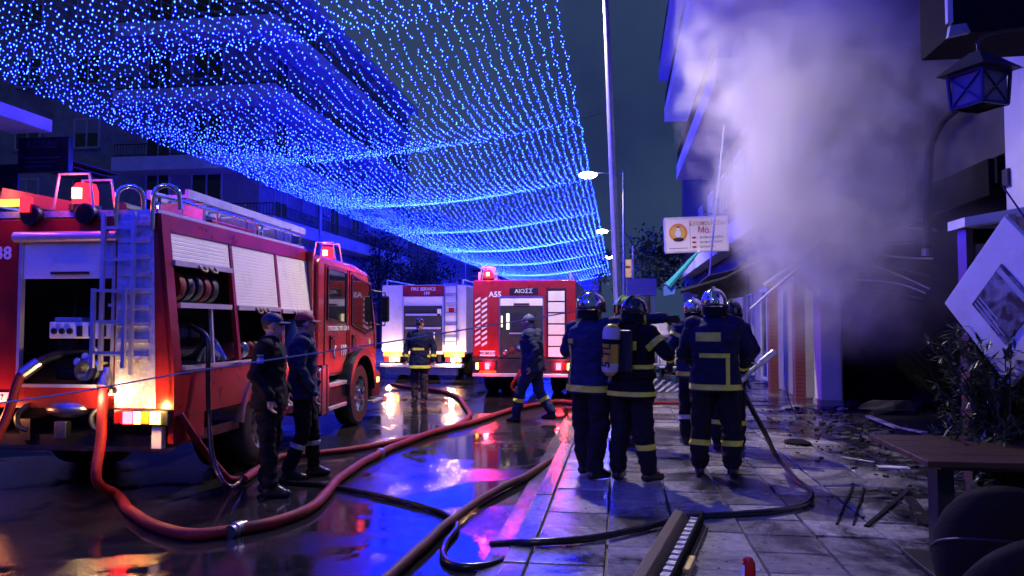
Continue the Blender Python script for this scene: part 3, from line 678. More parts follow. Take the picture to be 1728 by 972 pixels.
    for x in (-1.55,-.75): MB().box(x,x+.1,.05,6.2,.55,.75).build('chassis_rail', darkm, T)
    MB().box(-2.2,-.2,.25,.4,.42,.56).build('underrun_bar', steel, T, bev=.02); MB().box(-.2,-.1,-.02,.06,.5,.72).build('bracket', white_p, T, bev=.01)
    MB().cyl((-1.9,1.9,.5),(-.4,1.9,.5),.1,12).build('rear_axle', darkm, T)
    # --- compartments: shutters (half open) and kit
    for (y0,y1), zb in zip(bay, (2.2,1.8,1.78)):
        sl = TL/1.45
        s_ = slatted(T,'side_shutter', y0, y1, zb, 2.5, xs(zb)-.012, shutter, face='x', lean=sl)
        MB().bar((xs(zb)+.004,y0,zb+.012),(xs(zb)+.004,y1,zb+.012),.03,.05).build('bottom_bar', alu, s_)
        for k in (-.14,.06): MB().tube(smooth_path([(xs(zb)+.01,(y0+y1)/2+k,zb+.02),(xs(zb)+.055,(y0+y1)/2+k+.01,zb-.035),(xs(zb)+.055,(y0+y1)/2+k+.1,zb-.035),(xs(zb)+.01,(y0+y1)/2+k+.11,zb+.02)],3),.012,6).build('handle', mat('strap_yellow',(.35,.22,.04),.5) if 'strap_yellow' not in MATS else MATS['strap_yellow'], s_)
    MB().box(-.8,-.1,.2,1.22,1.8,1.83).build('shelf', alu, T); MB().bar((-.08,.2,1.815),(-.08,1.22,1.815),.03,.05).build('shelf_edge', alu, T); MB().bar((-.06,.82,1.22),(-.1,.82,1.8),.03,.03).build('divider', alu, T)
    for i, y in enumerate((.36,.52,.68,.84,1.0)):
        m_ = hosered if i in (0,3) else black
        MB().lathe([(.05,-.05),(.15,-.05),(.16,0),(.15,.05),(.05,.05)],20,Matrix.Translation((-.28,y,2.0)) @ Matrix.Rotation(R(90),4,'X')).build('rolled_hose', m_, T, smooth=True)
    hr = MB().lathe([(.05,-.24),(.2,-.24),(.21,-.22),(.09,-.2),(.09,.2),(.21,.22),(.2,.24),(.05,.24)],24,Matrix.Translation((-.32,.5,1.5)) @ Matrix.Rotation(R(90),4,'X')).build('hose_reel', darkm, T, smooth=True)
    co = MB()
    for k in range(9): co.lathe([(.17+.02*math.cos(a),.02*math.sin(a)) for a in np.linspace(0,2*math.pi,7)],22,Matrix.Translation((-.32,.5-.18+.045*k,1.5)) @ Matrix.Rotation(R(90),4,'X'))
    co.build('coiled_hose', hoseblack, hr, smooth=True)
    for i in range(5): MB().tube(smooth_path([(-.3+.05*i,.95+.05*i,1.25),(-.25,1.0+.05*i,1.38+.02*i),(-.15,1.1+.02*i,1.3)],3),.025,8).build('fitting', steel, T, smooth=True)
    for i in range(6): MB().ell((-.25,1.5+.15*i,1.34),(.11,.06,.1),10,6).build('rolled_hose', [hosered,black,steel][i%3], T, smooth=True)
    MB().cyl((-.2,3.05,1.22),(-.2,3.05,1.70),.11,18).build('blue_cylinder', mat('blue_cylinder',(.03,.09,.35),.35), T, bev=.02)
    MB().cyl((-.22,2.75,1.22),(-.22,2.75,1.62),.09,18).build('grey_cylinder', steel, T, bev=.02)
    MB().box(-.5,-.1,2.55,2.66,1.22,1.6).build('toolbox', darkm, T, bev=.01); MB().box(-.5,-.12,3.28,3.46,1.22,1.55).build('toolbox', plasterg, T, bev=.01)
    # roof: rails, ladder, light bar, spots
    for x in (-.2,-2.2):
        for (a, c) in ((.02,2.1),(2.2,3.4)):
            rl = MB()
            rl.tube(smooth_path([(x,a,2.7),(x,a+.02,2.80),(x,a+.1,2.83),(x,c-.1,2.83),(x,c-.02,2.80),(x,c,2.7)],3),.018,8)
            for y in np.linspace(a+.4,c-.3,3): rl.bar((x,y,2.7),(x,y,2.82),.015,.015)
            rl.build('roof_rail', chrome, T, smooth=True)
    rd = MB(); rd.bar((-.34,.75,2.97),(-.34,3.9,2.95),.04,.09); rd.bar((-.76,.75,2.97),(-.76,3.9,2.95),.04,.09)
    for i in range(11): rd.bar((-.76,.85+.28*i,2.96),(-.34,.85+.28*i,2.96),.03,.03)
    rd.build('roof_ladder', alu, T)
    for y in (1.0,2.2,3.3): MB().box(-.8,-.3,y,y+.06,2.70,2.915).build('ladder_stand', steel, T)
    MB().box(-.5,-.3,1.2,2.2,2.705,2.77).build('roof_box', red, T, bev=.02); MB().tube([(-.75,.3,2.76),(-.75,3.3,2.76)],.06,10).build('suction_hose', black, T)
    MB().bar((-1.75,-.02,2.86),(-1.1,.35,2.74),.06,.12).build('light_bar', mat('bar_red_white',(.30,.07,.06),.4), T); MB().box(-1.72,-1.5,-.1,-.03,2.74,2.80).build('light_bar_lens', emis('bar_amber',(1.0,.30,.04),5.0), T); MB().box(-1.5,-1.42,-.1,-.03,2.68,2.82).build('light_bar_lens', beacon_red, T)
    beacon(T,(-1.0,.12,2.76),1.25); glow(T,(-1.0,-.1,2.95),(1,.06,.05),9,.05); glow(T,(-1.6,-.2,2.9),(1,.2,.1),5,.05)
    for x in (-1.43,-.88):
        sp = MB().lathe([(.001,.0),(.08,.005),(.10,.05),(.1,.1),(.085,.105),(.001,.1)],18,Matrix.Translation((x,.04,2.66)) @ Matrix.Rotation(R(90),4,'X')).build('spotlight', blackp, T, smooth=True)
        MB().lathe([(.082,.108),(.001,.112)],18,Matrix.Translation((x,.04,2.66)) @ Matrix.Rotation(R(90),4,'X')).build('lens', glass, sp)
    # --- cab (crew cab): extruded side profile, rounded
    prof = [(3.62,.86),(4.72,.86),(4.78,1.0),(4.95,1.13),(5.5,1.16),(5.98,1.1),(6.12,.86),(6.42,.80),(6.5,1.0),(6.52,1.45),(6.40,1.75),(6.12,2.34),(5.9,2.50),(5.2,2.58),(3.75,2.60),(3.62,2.5)]
    cb = MB().prism(prof, -BW+.06, -.03, 'x').build('cab', red, T, bev=.06, seg=3)
    # windows on the side
    def sidepoly(pts, x0, x1, name, m, par, bev=0): return MB().prism(pts, x0, x1, 'x').build(name, m, par, bev=bev)
    sidepoly([(4.02,1.72),(4.78,1.66),(4.78,2.40),(4.02,2.42)], -.04, -.022, 'side_window', glass, cb); sidepoly([(5.1,1.64),(5.85,1.5),(6.22,1.55),(6.02,2.28),(5.1,2.38)], -.04, -.022, 'side_window', glass, cb)
    wf = MB()
    for P_ in ([(4.0,1.70),(4.80,1.64),(4.80,2.42),(4.0,2.44)],[(5.08,1.62),(5.84,1.47),(6.25,1.53),(6.03,2.30),(5.08,2.40)]):
        for a, b_ in zip(P_, P_[1:]+P_[:1]): wf.bar((-.022,*a),(-.022,*b_),.025,.03,ref=(1,0,0))
    wf.build('window_seal', blackp, cb)
    gp = MB()
    for P_ in ([(3.9,.92),(3.9,2.48),(4.88,2.46),(4.88,1.1)],[(4.98,1.18),(4.98,2.46),(5.95,2.42),(6.3,1.6),(6.35,1.2)]):
        for a, b_ in zip(P_[:-1], P_[1:]): gp.bar((-.026,*a),(-.026,*b_),.014,.014,ref=(1,0,0))
    gp.build('door_gap', blackp, cb)
    for y, z in ((4.12,1.36),(5.12,1.36)): 
        h = MB().box(-.032,-.012,y,y+.2,z-.11,z+.11).build('handle_recess', blackp, cb, bev=.02); MB().bar((.0,y+.02,z+.06),(.0,y+.18,z+.06),.02,.03).build('door_handle', red, h)
    MB().prism([(6.43,1.78),(6.15,2.34),(6.17,2.36),(6.46,1.8)], -BW+.2, -.18, 'x').build('windscreen', glass, cb)
    text('lettering','ΠΥΡΟΣΒΕΣΤΙΚΟ ΣΩΜΑ',.085,whitel,cb,faceM((-.024,4.5,1.56),(0,1,0)),bold=.002)
    text('number','199',.24,whitel,cb,faceM((-.024,4.72,1.22),(0,1,0)),bold=.003,sx=.8)
    MB().tube(smooth_path([(-.022,4.36,1.3),(-.022,4.3,1.27),(-.022,4.29,1.18),(-.022,4.34,1.13)],4),.016,6).build('phone_mark', whitel, cb)
    text('small_lettering','ΝΕΡΟ',.07,whitel,T,faceM((.003,3.25,1.03),(0,1,0))); text('small_lettering','2500 LT',.06,whitel,T,faceM((.003,3.2,.9),(0,1,0)))
    MB().lathe([(.06,0),(.06,.004),(.001,.005)],16,Matrix.Translation((-.026,6.05,1.32)) @ Matrix.Rotation(R(90),4,'Y')).build('emblem', mat('emblem_gold',(.6,.5,.25),.4), cb)
    # red reflections of beacons come from real ones: beacon on cab roof
    beacon(T,(-.45,5.15,2.66),1.15); glow(T,(-.45,5.0,2.9),(1,.06,.08),10,.05); beacon(T,(-1.95,5.15,2.66),1.15)
    # wheel arch, wheels, bumper, steps, tank
    ar = MB(); n = 14
    for r0, r1, x0, x1 in ((.60,.72,-.42,.06),):
        pr = [(5.5+r1*math.cos(a),.52+r1*math.sin(a)) for a in np.linspace(0.02,math.pi-.02,n)]+[(5.5+r0*math.cos(a),.52+r0*math.sin(a)) for a in np.linspace(math.pi-.02,.02,n)]
        for i in range(n-1):
            qd = [pr[i],pr[i+1],pr[2*n-2-i],pr[2*n-1-i]]; ar.prism(qd, x0, x1, 'x')
    ar.build('mudguard', blackp, T, smooth=True)
    wheel(T,(-.16,5.5,.5),.5,.3); wheel(T,(-2.24,5.5,.5),.5,.3,-1); wheel(T,(-.16,1.9,.5),.5,.28,1,steel); wheel(T,(-.50,1.9,.5),.5,.28); wheel(T,(-2.24,1.9,.5),.5,.28,-1); wheel(T,(-1.9,1.9,.5),.5,.28,-1)
    a2 = MB(); pr = [(1.9+.62*math.cos(a),.52+.62*math.sin(a)) for a in np.linspace(.1,math.pi-.1,12)]+[(1.9+.56*math.cos(a),.52+.56*math.sin(a)) for a in np.linspace(math.pi-.1,.1,12)]
    for i in range(11): a2.prism([pr[i],pr[i+1],pr[22-i],pr[23-i]], -.34, .03, 'x')
    a2.build('mudguard', steel, T, smooth=True)
    bp_ = MB().prism([(6.1,.36),(6.55,.34),(6.66,.45),(6.66,.78),(6.5,.84),(6.1,.82)], -BW+.03, .0, 'x').build('bumper', blackp, T, bev=.04)
    MB().box(-.32,-.05,6.662,6.68,.55,.72).build('headlamp', whitel, bp_); MB().box(-.02,.012,6.35,6.5,.62,.70).build('turn_signal', tail_amber, bp_)
    MB().box(-.30,.06,6.0,6.6,.30,.335).build('step', alu, bp_)
    for z in (.42,.75): MB().box(-.34,.0,4.05,4.85,z-.04,z+.02).build('step', alu, T, bev=.012)
    MB().box(-.4,-.02,4.02,4.9,.44,.70).build('step_panel', blackp, T)
    MB().prism([(3.62,.45),(3.70,.36),(3.92,.36),(4.0,.45),(4.0,.98),(3.92,1.05),(3.70,1.05),(3.62,.98)], -.5, .02, 'x').build('air_tank', steel, T, bev=.02)
    for y in (3.7,3.9): MB().box(-.5,.026,y-.02,y+.02,.355,1.056).build('tank_strap', blackp, T)
    MB().tube([(-.02,2.45,.62),(-.02,3.55,.62)],.03,8).build('side_bar', alu, T); MB().box(-.5,-.03,2.7,3.5,.64,.776).build('locker', darkm, T)
    # mirror
    mr = MB().box(.06,.20,6.42,6.5,1.66,2.12).build('mirror', blackp, T, bev=.03); MB().tube([(-.05,6.3,2.2),(.12,6.45,2.18),(.13,6.46,2.1)],.015,6).build('mirror_arm', blackp, mr); MB().tube([(-.05,6.4,1.62),(.12,6.46,1.6),(.13,6.46,1.68)],.015,6).build('mirror_arm', blackp, mr)
    MB().box(.08,.18,6.412,6.418,1.7,2.08).build('mirror_glass', glass, mr)
    return T
E38 = fire_engine_38()

def engine_rear(name, label, xl, xr, Y, zt, body, kind):
    w = xr-xl; T = empty(name, label, 'fire engine', ((xl+xr)/2, Y, ROAD)); h = w/2; zt -= ROAD
    MB().box(-h,h,.06,4.6,.72,zt).build('body', body, T, bev=.05)
    MB().box(-h+.05,h-.05,4.7,6.8,.7,zt-.25).build('cab', red, T, bev=.12)
    for x in (-h+.2,h-.2):
        for y in (1.6,5.6): wheel(T,(x,y,.5),.5,.32,1 if x > 0 else -1)
    for x in (-h+.52,h-.52): wheel(T,(x,1.6,.5),.5,.28,1)
    MB().box(-.5,-.4,.1,6.5,.5,.7).build('chassis_rail', darkm, T); MB().box(.4,.5,.1,6.5,.5,.7).build('chassis_rail', darkm, T)
    return T, h, zt
# red engine A55
T, h, zt = engine_rear('fire_engine', 'red fire engine marked A55 with slanted white hazard stripes, seen from behind', -3.22, -.94, 16.7, 2.5, red, 'red')
MB().box(-h,h,0,.058,.86,zt-.02).build('rear_wall', red, T, bev=.01)
MB().box(-h+.62,-h+1.56,-.03,-.002,.88,2.18).build('opening_shade', inside, T)  # flat dark panel on the wall, painted as the shade of a recess
cx0, cx1 = -h+.62, -h+1.56
f_ = MB(); f_.box(cx0-.03,cx0,-.05,-.001,.88,2.2); f_.box(cx1,cx1+.03,-.05,-.001,.88,2.2); f_.box(cx0-.03,cx1+.03,-.05,-.001,2.2,2.23); f_.build('door_frame', steel, T)
rs = slatted(T,'rear_shutter',cx0,cx1,2.02,2.2,-.035,shutter); MB().box(cx0+.3,cx0+.65,-.06,-.046,2.04,2.075).build('handle', blackp, rs)
MB().box(cx0+.14,cx0+.2,-.045,-.031,1.5,1.85).build('strip_lamp', emis('strip_lamp',(1,.8,.5),3.0), T); MB().box(cx0+.02,cx0+.05,-.045,-.031,1.55,1.8).build('strip_lamp', MATS['strip_lamp'], T)
MB().box(cx0+.2,cx1-.1,-.05,-.031,1.40,1.43).build('shelf', alu, T); MB().box(cx0+.25,cx1-.15,-.045,-.031,1.45,1.85).build('locker', darkm, T)
for i in range(6): MB().ell((cx0+.12+.14*i,-.045,1.0+.05*(i%3)),(.06,.03,.06),10,6).build('fitting', [steel,hosered,chrome][i%3], T)
MB().box(cx1-.13,cx1-.04,-.05,-.031,1.3,1.45).build('control_box', whitel, T)
for i in range(6):  # white slatted locker on the right side
    z0 = .90+.245*i
    MB().box(h-.60,h-.24,-.03,-.002,z0,z0+.215).build('locker_panel', shutter, T, bev=.006)
MB().box(h-.64,h-.20,-.012,-.001,.87,2.4).build('locker_frame', blackp, T)
for k, x0 in enumerate((-h+.05,-h+.2)):
    bd = MB().box(x0,x0+.12,-.006,-.001,1.1,2.22).build('hazard_strip', red, T)
    for i in range(9):
        z = 1.12+i*.122
        MB().hexa([(x0,-.011,z),(x0+.12,-.011,z+.07),(x0+.12,-.007,z+.07),(x0,-.007,z)],[(x0,-.011,z+.055),(x0+.12,-.011,z+.125),(x0+.12,-.007,z+.125),(x0,-.007,z+.055)]).build('hazard_stripe', whitel, bd)
text('lettering','A55',.17,whitel,T,faceM((-h+.50,-.004,2.27),(1,0,0)),bold=.004)
pb = MB().box(-h+.16,-h+.5,-.012,-.001,.91,1.03).build('name_plate', whitel, T); text('lettering','PROMHOF',.085,blackl,pb,faceM((-h+.33,-.014,.97),(1,0,0)),sx=.85,bold=.002)
sb = MB().box(cx0+.2,cx1-.1,-.014,-.001,2.27,2.41).build('sign_plate', blackp, T); text('lettering','AIOΣΣ',.13,whitel,sb,faceM(((cx0+cx1)/2+.05,-.016,2.34),(1,0,0)))
mb_ = MB().box(-h+.02,h-.02,-.18,-.02,.47,.54).build('bumper', alu, T, bev=.01)
MB().box(-h+.02,h-.02,-.1,.05,.545,.86).build('skirt', darkm, T)
for x0, seq in ((-h+.08,((lens_red,0,.08),(tail_amber,.02,.07),(lens_red,.1,.2),(tail_red,.22,.31),(lens_red,.33,.42))),(h-.52,((lens_red,.0,.08),(tail_red,.10,.2),(lens_red,.22,.31),(tail_amber,.34,.41)))):
    lb = MB().box(x0-.02,x0+.46,-.13,-.101,.60,.80).build('tail_lamp', blackp, T)
    for i, (m_, a, b_) in enumerate(seq):
        if m_ is lens_red and i == 0: continue
        MB().box(x0+a,x0+b_,-.145,-.131,.63,.77).build('lens', m_, lb)
glow(T,(-h+.35,-.3,.72),(1,.04,.08),30,.05); glow(T,(h-.36,-.3,.72),(1,.05,.08),30,.05)
np_ = MB().box(-h+.18,-h+.55,-.15,-.13,.545,.60).build('number_plate', lens_amber, T)
beacon(T,(-h+.3,.3,zt+.05),1.1); glow(T,(-h+.3,-.05,zt+.35),(1,.04,.12),50,.06)
[MB().tube([(x,.1,zt),(x,.1,zt+.16),(x,4.4,zt+.16),(x,4.4,zt)],.02,6).build('roof_rail', alu, T) for x in (-h+.12,h-.12)]
MB().tube(smooth_path([(-.05,.1,.9),(.0,-.15,.72),(-.15,-.2,.45),(-.25,-.15,.25),(-.15,-.1,.12)],4),.03,8).build('hanging_hose', hosered, T, smooth=True)
# pale rescue engine
T, h, zt = engine_rear('rescue_engine', 'pale fire engine with red FIRE SERVICE panel and ladder, seen from behind', -6.93, -4.40, 21.8, 2.66, white_p, 'white')
MB().box(-h,h,0,.058,.80,zt-.02).build('rear_wall', white_p, T, bev=.01)
cx0, cx1 = -h+.67, -h+1.83
MB().box(cx0-.04,cx1+.04,-.012,-.001,2.42,2.74).build('red_panel', red, T); text('lettering','FIRE SERVICE',.13,whitel,T,faceM(((cx0+cx1)/2,-.014,2.63),(1,0,0)),bold=.002); text('number','199',.13,whitel,T,faceM(((cx0+cx1)/2+.1,-.014,2.5),(1,0,0)),bold=.002)
MB().box(cx0,cx1,-.03,-.002,.82,2.40).build('opening_shade', inside, T)  # no recess: its shade is put on as a thin dark sheet
f_ = MB(); f_.box(cx0-.04,cx0,-.05,-.001,.82,2.4); f_.box(cx1,cx1+.04,-.05,-.001,.82,2.4); f_.build('door_frame', alu, T)
rs = slatted(T,'rear_shutter',cx0,cx1,2.18,2.40,-.035,shutter); MB().box(cx0,cx1,-.05,-.046,2.14,2.18).build('bottom_bar', alu, rs)
for z in (1.85,1.46): MB().box(cx0+.05,cx1-.05,-.05,-.031,z,z+.06).build('shelf', alu, T)
for i in range(10): MB().box(cx0+.5+.045*i,cx0+.53+.045*i,-.05,-.031,1.1+.02*(i%3),1.4-.03*(i%4)).build('switch_panel', [whitel,lens_red,steel][i%3], T)
MB().box(cx1-.15,cx1-.03,-.05,-.031,1.85,2.05).build('control_box', whitel, T)
ld = MB(); [ld.bar((x,-.1,1.0),(x,-.1,zt+.1),.03,.03) for x in (h-.62,h-.26)]; [ld.bar((h-.62,-.1,1.1+.28*i),(h-.26,-.1,1.1+.28*i),.025,.025) for i in range(7)]; ld.build('rear_ladder', steel, T)
MB().box(h-.52,h-.36,-.02,-.001,1.95,2.08).build('warning_label', lens_red, T)
hz = mat('hazard_orange',(.75,.30,.03),.45)
for x0, x1 in ((-h+.05,cx0-.06),(cx1+.06,h-.05)):
    b_ = MB().box(x0,x1,-.012,-.001,.66,.80).build('hazard_band', hz, T)
    for i in range(3): MB().hexa([(x0+.1+.2*i,-.017,.66),(x0+.2+.2*i,-.017,.66),(x0+.2+.2*i,-.013,.66),(x0+.1+.2*i,-.013,.66)],[(x0+.02+.2*i,-.017,.80),(x0+.12+.2*i,-.017,.80),(x0+.12+.2*i,-.013,.80),(x0+.02+.2*i,-.013,.80)]).build('hazard_stripe', MATS['strap_yellow'], b_)
MB().box(-h+.05,h-.05,-.35,-.02,.36,.46).build('bumper', white_p, T, bev=.02); MB().box(-h+.2,h-.2,-.3,-.1,.15,.355).build('underrun', steel, T)
for x0 in (-h+.1,h-.6):
    lb = MB().box(x0,x0+.5,-.09,-.013,.5,.65).build('tail_lamp', blackp, T)
    for m_, a, b_ in ((lens_red,.02,.14),(tail_white,.18,.30),(tail_amber,.34,.46)): MB().box(x0+a,x0+b_,-.105,-.091,.52,.63).build('lens', m_, lb)
glow(T,(-h+.35,-.35,.62),(1,.55,.28),70,.05); glow(T,(h-.35,-.4,.62),(1,.55,.28),85,.05)
[MB().tube([(x,.1,zt),(x,.1,zt+.14),(x,4.4,zt+.14),(x,4.4,zt)],.02,6).build('roof_rail', alu, T) for x in (-h+.12,h-.12)]
text('lettering','ΣΩΜΑ',.1,blackl,T,faceM((-h+.3,-.003,.9),(1,0,0)))

# ------------------------------------------------------------------ people
def cap_vol(p0, r0, p1, r1, t): return ('cap', Vector(p0), r0, Vector(p1), r1, t)
def ell_vol(c, r, t, M=None): return ('ell', Vector(c), r, M, t)
def loft_vol(rings, t): return ('loft', rings, t)     # rings: (centre, half-width, half-depth, yaw)
def vol_mesh(vols):
    b = MB()
    for v in vols:
        if v[0] == 'cap':
            _, p0, r0, p1, r1, t = v; n = 12
            L = (p1-p0).length
            if L < 1e-4: b.ell(p0, r0, 12, 8); continue
            d = (p1-p0)/L; pts = []; rs = []
            for k in range(4): a = math.pi/2*(1-k/4+.001); pts.append(p0-d*r0*math.sin(a)); rs.append(max(r0*math.cos(a),1e-3))
            for k in range(5): pts.append(p0+d*L*k/4); rs.append(r0+(r1-r0)*k/4)
            for k in range(1,5): a = math.pi/2*k/4.02; pts.append(p1+d*r1*math.sin(a)); rs.append(max(r1*math.cos(a),1e-3))
            b.tube(pts, rs, n)
        elif v[0] == 'ell': b.ell(v[1], v[2], 18, 12, v[3])
        else:
            rg = v[1]; n = 24; vs = []
            for (c, hw, hd, yw) in rg:
                for k in range(n):
                    a = 2*math.pi*k/n; ca, sa = math.cos(a), math.sin(a)
                    x = hw*math.copysign(abs(ca)**.85, ca); y = hd*math.copysign(abs(sa)**.85, sa)
                    vs.append((c[0]+x*math.cos(yw)-y*math.sin(yw), c[1]+x*math.sin(yw)+y*math.cos(yw), c[2]))
            m = len(rg); fs = [(i*n+k, i*n+(k+1)%n, (i+1)*n+(k+1)%n, (i+1)*n+k) for i in range(m-1) for k in range(n)]+[tuple(range(n))[::-1], tuple((m-1)*n+k for k in range(n))]
            b.add(vs, fs)
    me = bpy.data.meshes.new('tmp'); me.from_pydata(b.v, [], b.f); me.update()
    bm = bmesh.new(); bm.from_mesh(me); bmesh.ops.recalc_face_normals(bm, faces=bm.faces); bm.to_mesh(me); bm.free(); return me
def vol_dist(v, P):
    if v[0] == 'cap':
        p0, r0, p1, r1 = np.array(v[1]), v[2], np.array(v[3]), v[4]; d = p1-p0; L2_ = max(d@d,1e-9); t = np.clip((P-p0)@d/L2_,0,1)
        return np.linalg.norm(P-(p0+t[:,None]*d),axis=1)-(r0+(r1-r0)*t)
    if v[0] == 'ell':
        q = P-np.array(v[1])
        if v[3] is not None: q = q @ np.array(v[3].to_3x3())
        r = np.array(v[2] if isinstance(v[2],(tuple,list)) else (v[2],)*3); return (np.linalg.norm(q/r,axis=1)-1)*r.min()
    best = np.full(len(P),9.); rg = v[1]
    for (c0,w0,d0,y0),(c1,w1,d1,y1) in zip(rg[:-1],rg[1:]):
        t = np.clip((P[:,2]-c0[2])/max(c1[2]-c0[2],1e-6),0,1); c = np.array(c0)+t[:,None]*(np.array(c1)-np.array(c0)); yw = y0+(y1-y0)*t
        q = P-c; x = q[:,0]*np.cos(yw)+q[:,1]*np.sin(yw); y = -q[:,0]*np.sin(yw)+q[:,1]*np.cos(yw); w = w0+(w1-w0)*t; dd = d0+(d1-d0)*t
        e = (np.sqrt((x/w)**2+(y/dd)**2)-1)*np.minimum(w,dd); e = np.maximum(e, np.abs(q[:,2])); best = np.minimum(best, e)
    return best
def remesh(me, voxel, sm=2):
    o = bpy.data.objects.new('tmp', me); C.objects.link(o)
    r = o.modifiers.new('r','REMESH'); r.mode = 'VOXEL'; r.voxel_size = voxel
    s_ = o.modifiers.new('s','SMOOTH'); s_.factor = .5; s_.iterations = sm
    dg = bpy.context.evaluated_depsgraph_get(); dg.update(); out = bpy.data.meshes.new_from_object(o.evaluated_get(dg)); bpy.data.objects.remove(o); return out
def rotz(p, a, about=(0,0)):
    x, y = p[0]-about[0], p[1]-about[1]; return Vector((about[0]+x*math.cos(a)-y*math.sin(a), about[1]+x*math.sin(a)+y*math.cos(a), p[2]))

skin = mat('skin', (.42,.25,.18), .5, var=.12, scale=8)
navy = mat('navy_cloth', (.011,.013,.036), .8, spec=.25, var=.3, scale=4, bump=.35, bscale=70)
navyl = mat('blue_cloth', (.016,.022,.06), .8, spec=.25, var=.25, scale=4, bump=.35, bscale=70)
blackc = mat('black_cloth', (.006,.006,.008), .85, spec=.2, var=.3, scale=4, bump=.35, bscale=70)
trous = mat('dark_trousers', (.014,.012,.016), .85, spec=.2, var=.3, scale=4, bump=.35, bscale=70)
trousb = mat('brown_trousers', (.04,.027,.024), .8, var=.3, scale=4, bump=.35, bscale=70)
boot = mat('boot_leather', (.010,.009,.009), .35, var=.3)
glove_m = mat('glove', (.014,.013,.014), .7)
helm_s = mat('helmet_silver', (.72,.72,.74), .12, metal=1, var=.05, rvar=.04)
helm_d = mat('helmet_dark', (.02,.02,.024), .15, coat=.7)
helm_g = mat('helmet_lime', (.30,.52,.04), .25, coat=.5)
cap_blue = mat('cap_blue', (.012,.016,.06), .7); cap_red = mat('cap_red', (.30,.015,.02), .7); cap_grey = mat('cap_grey', (.05,.06,.12), .75)
tank_y = mat('tank_yellow', (.62,.40,.03), .3, coat=.3, var=.12, dirt=(.3,.2,.04), dscale=5); tank_g = mat('tank_grey', (.5,.5,.48), .4); hairm = mat('hair', (.02,.015,.012), .6); eyem = mat('eye', (.02,.015,.012), .2)

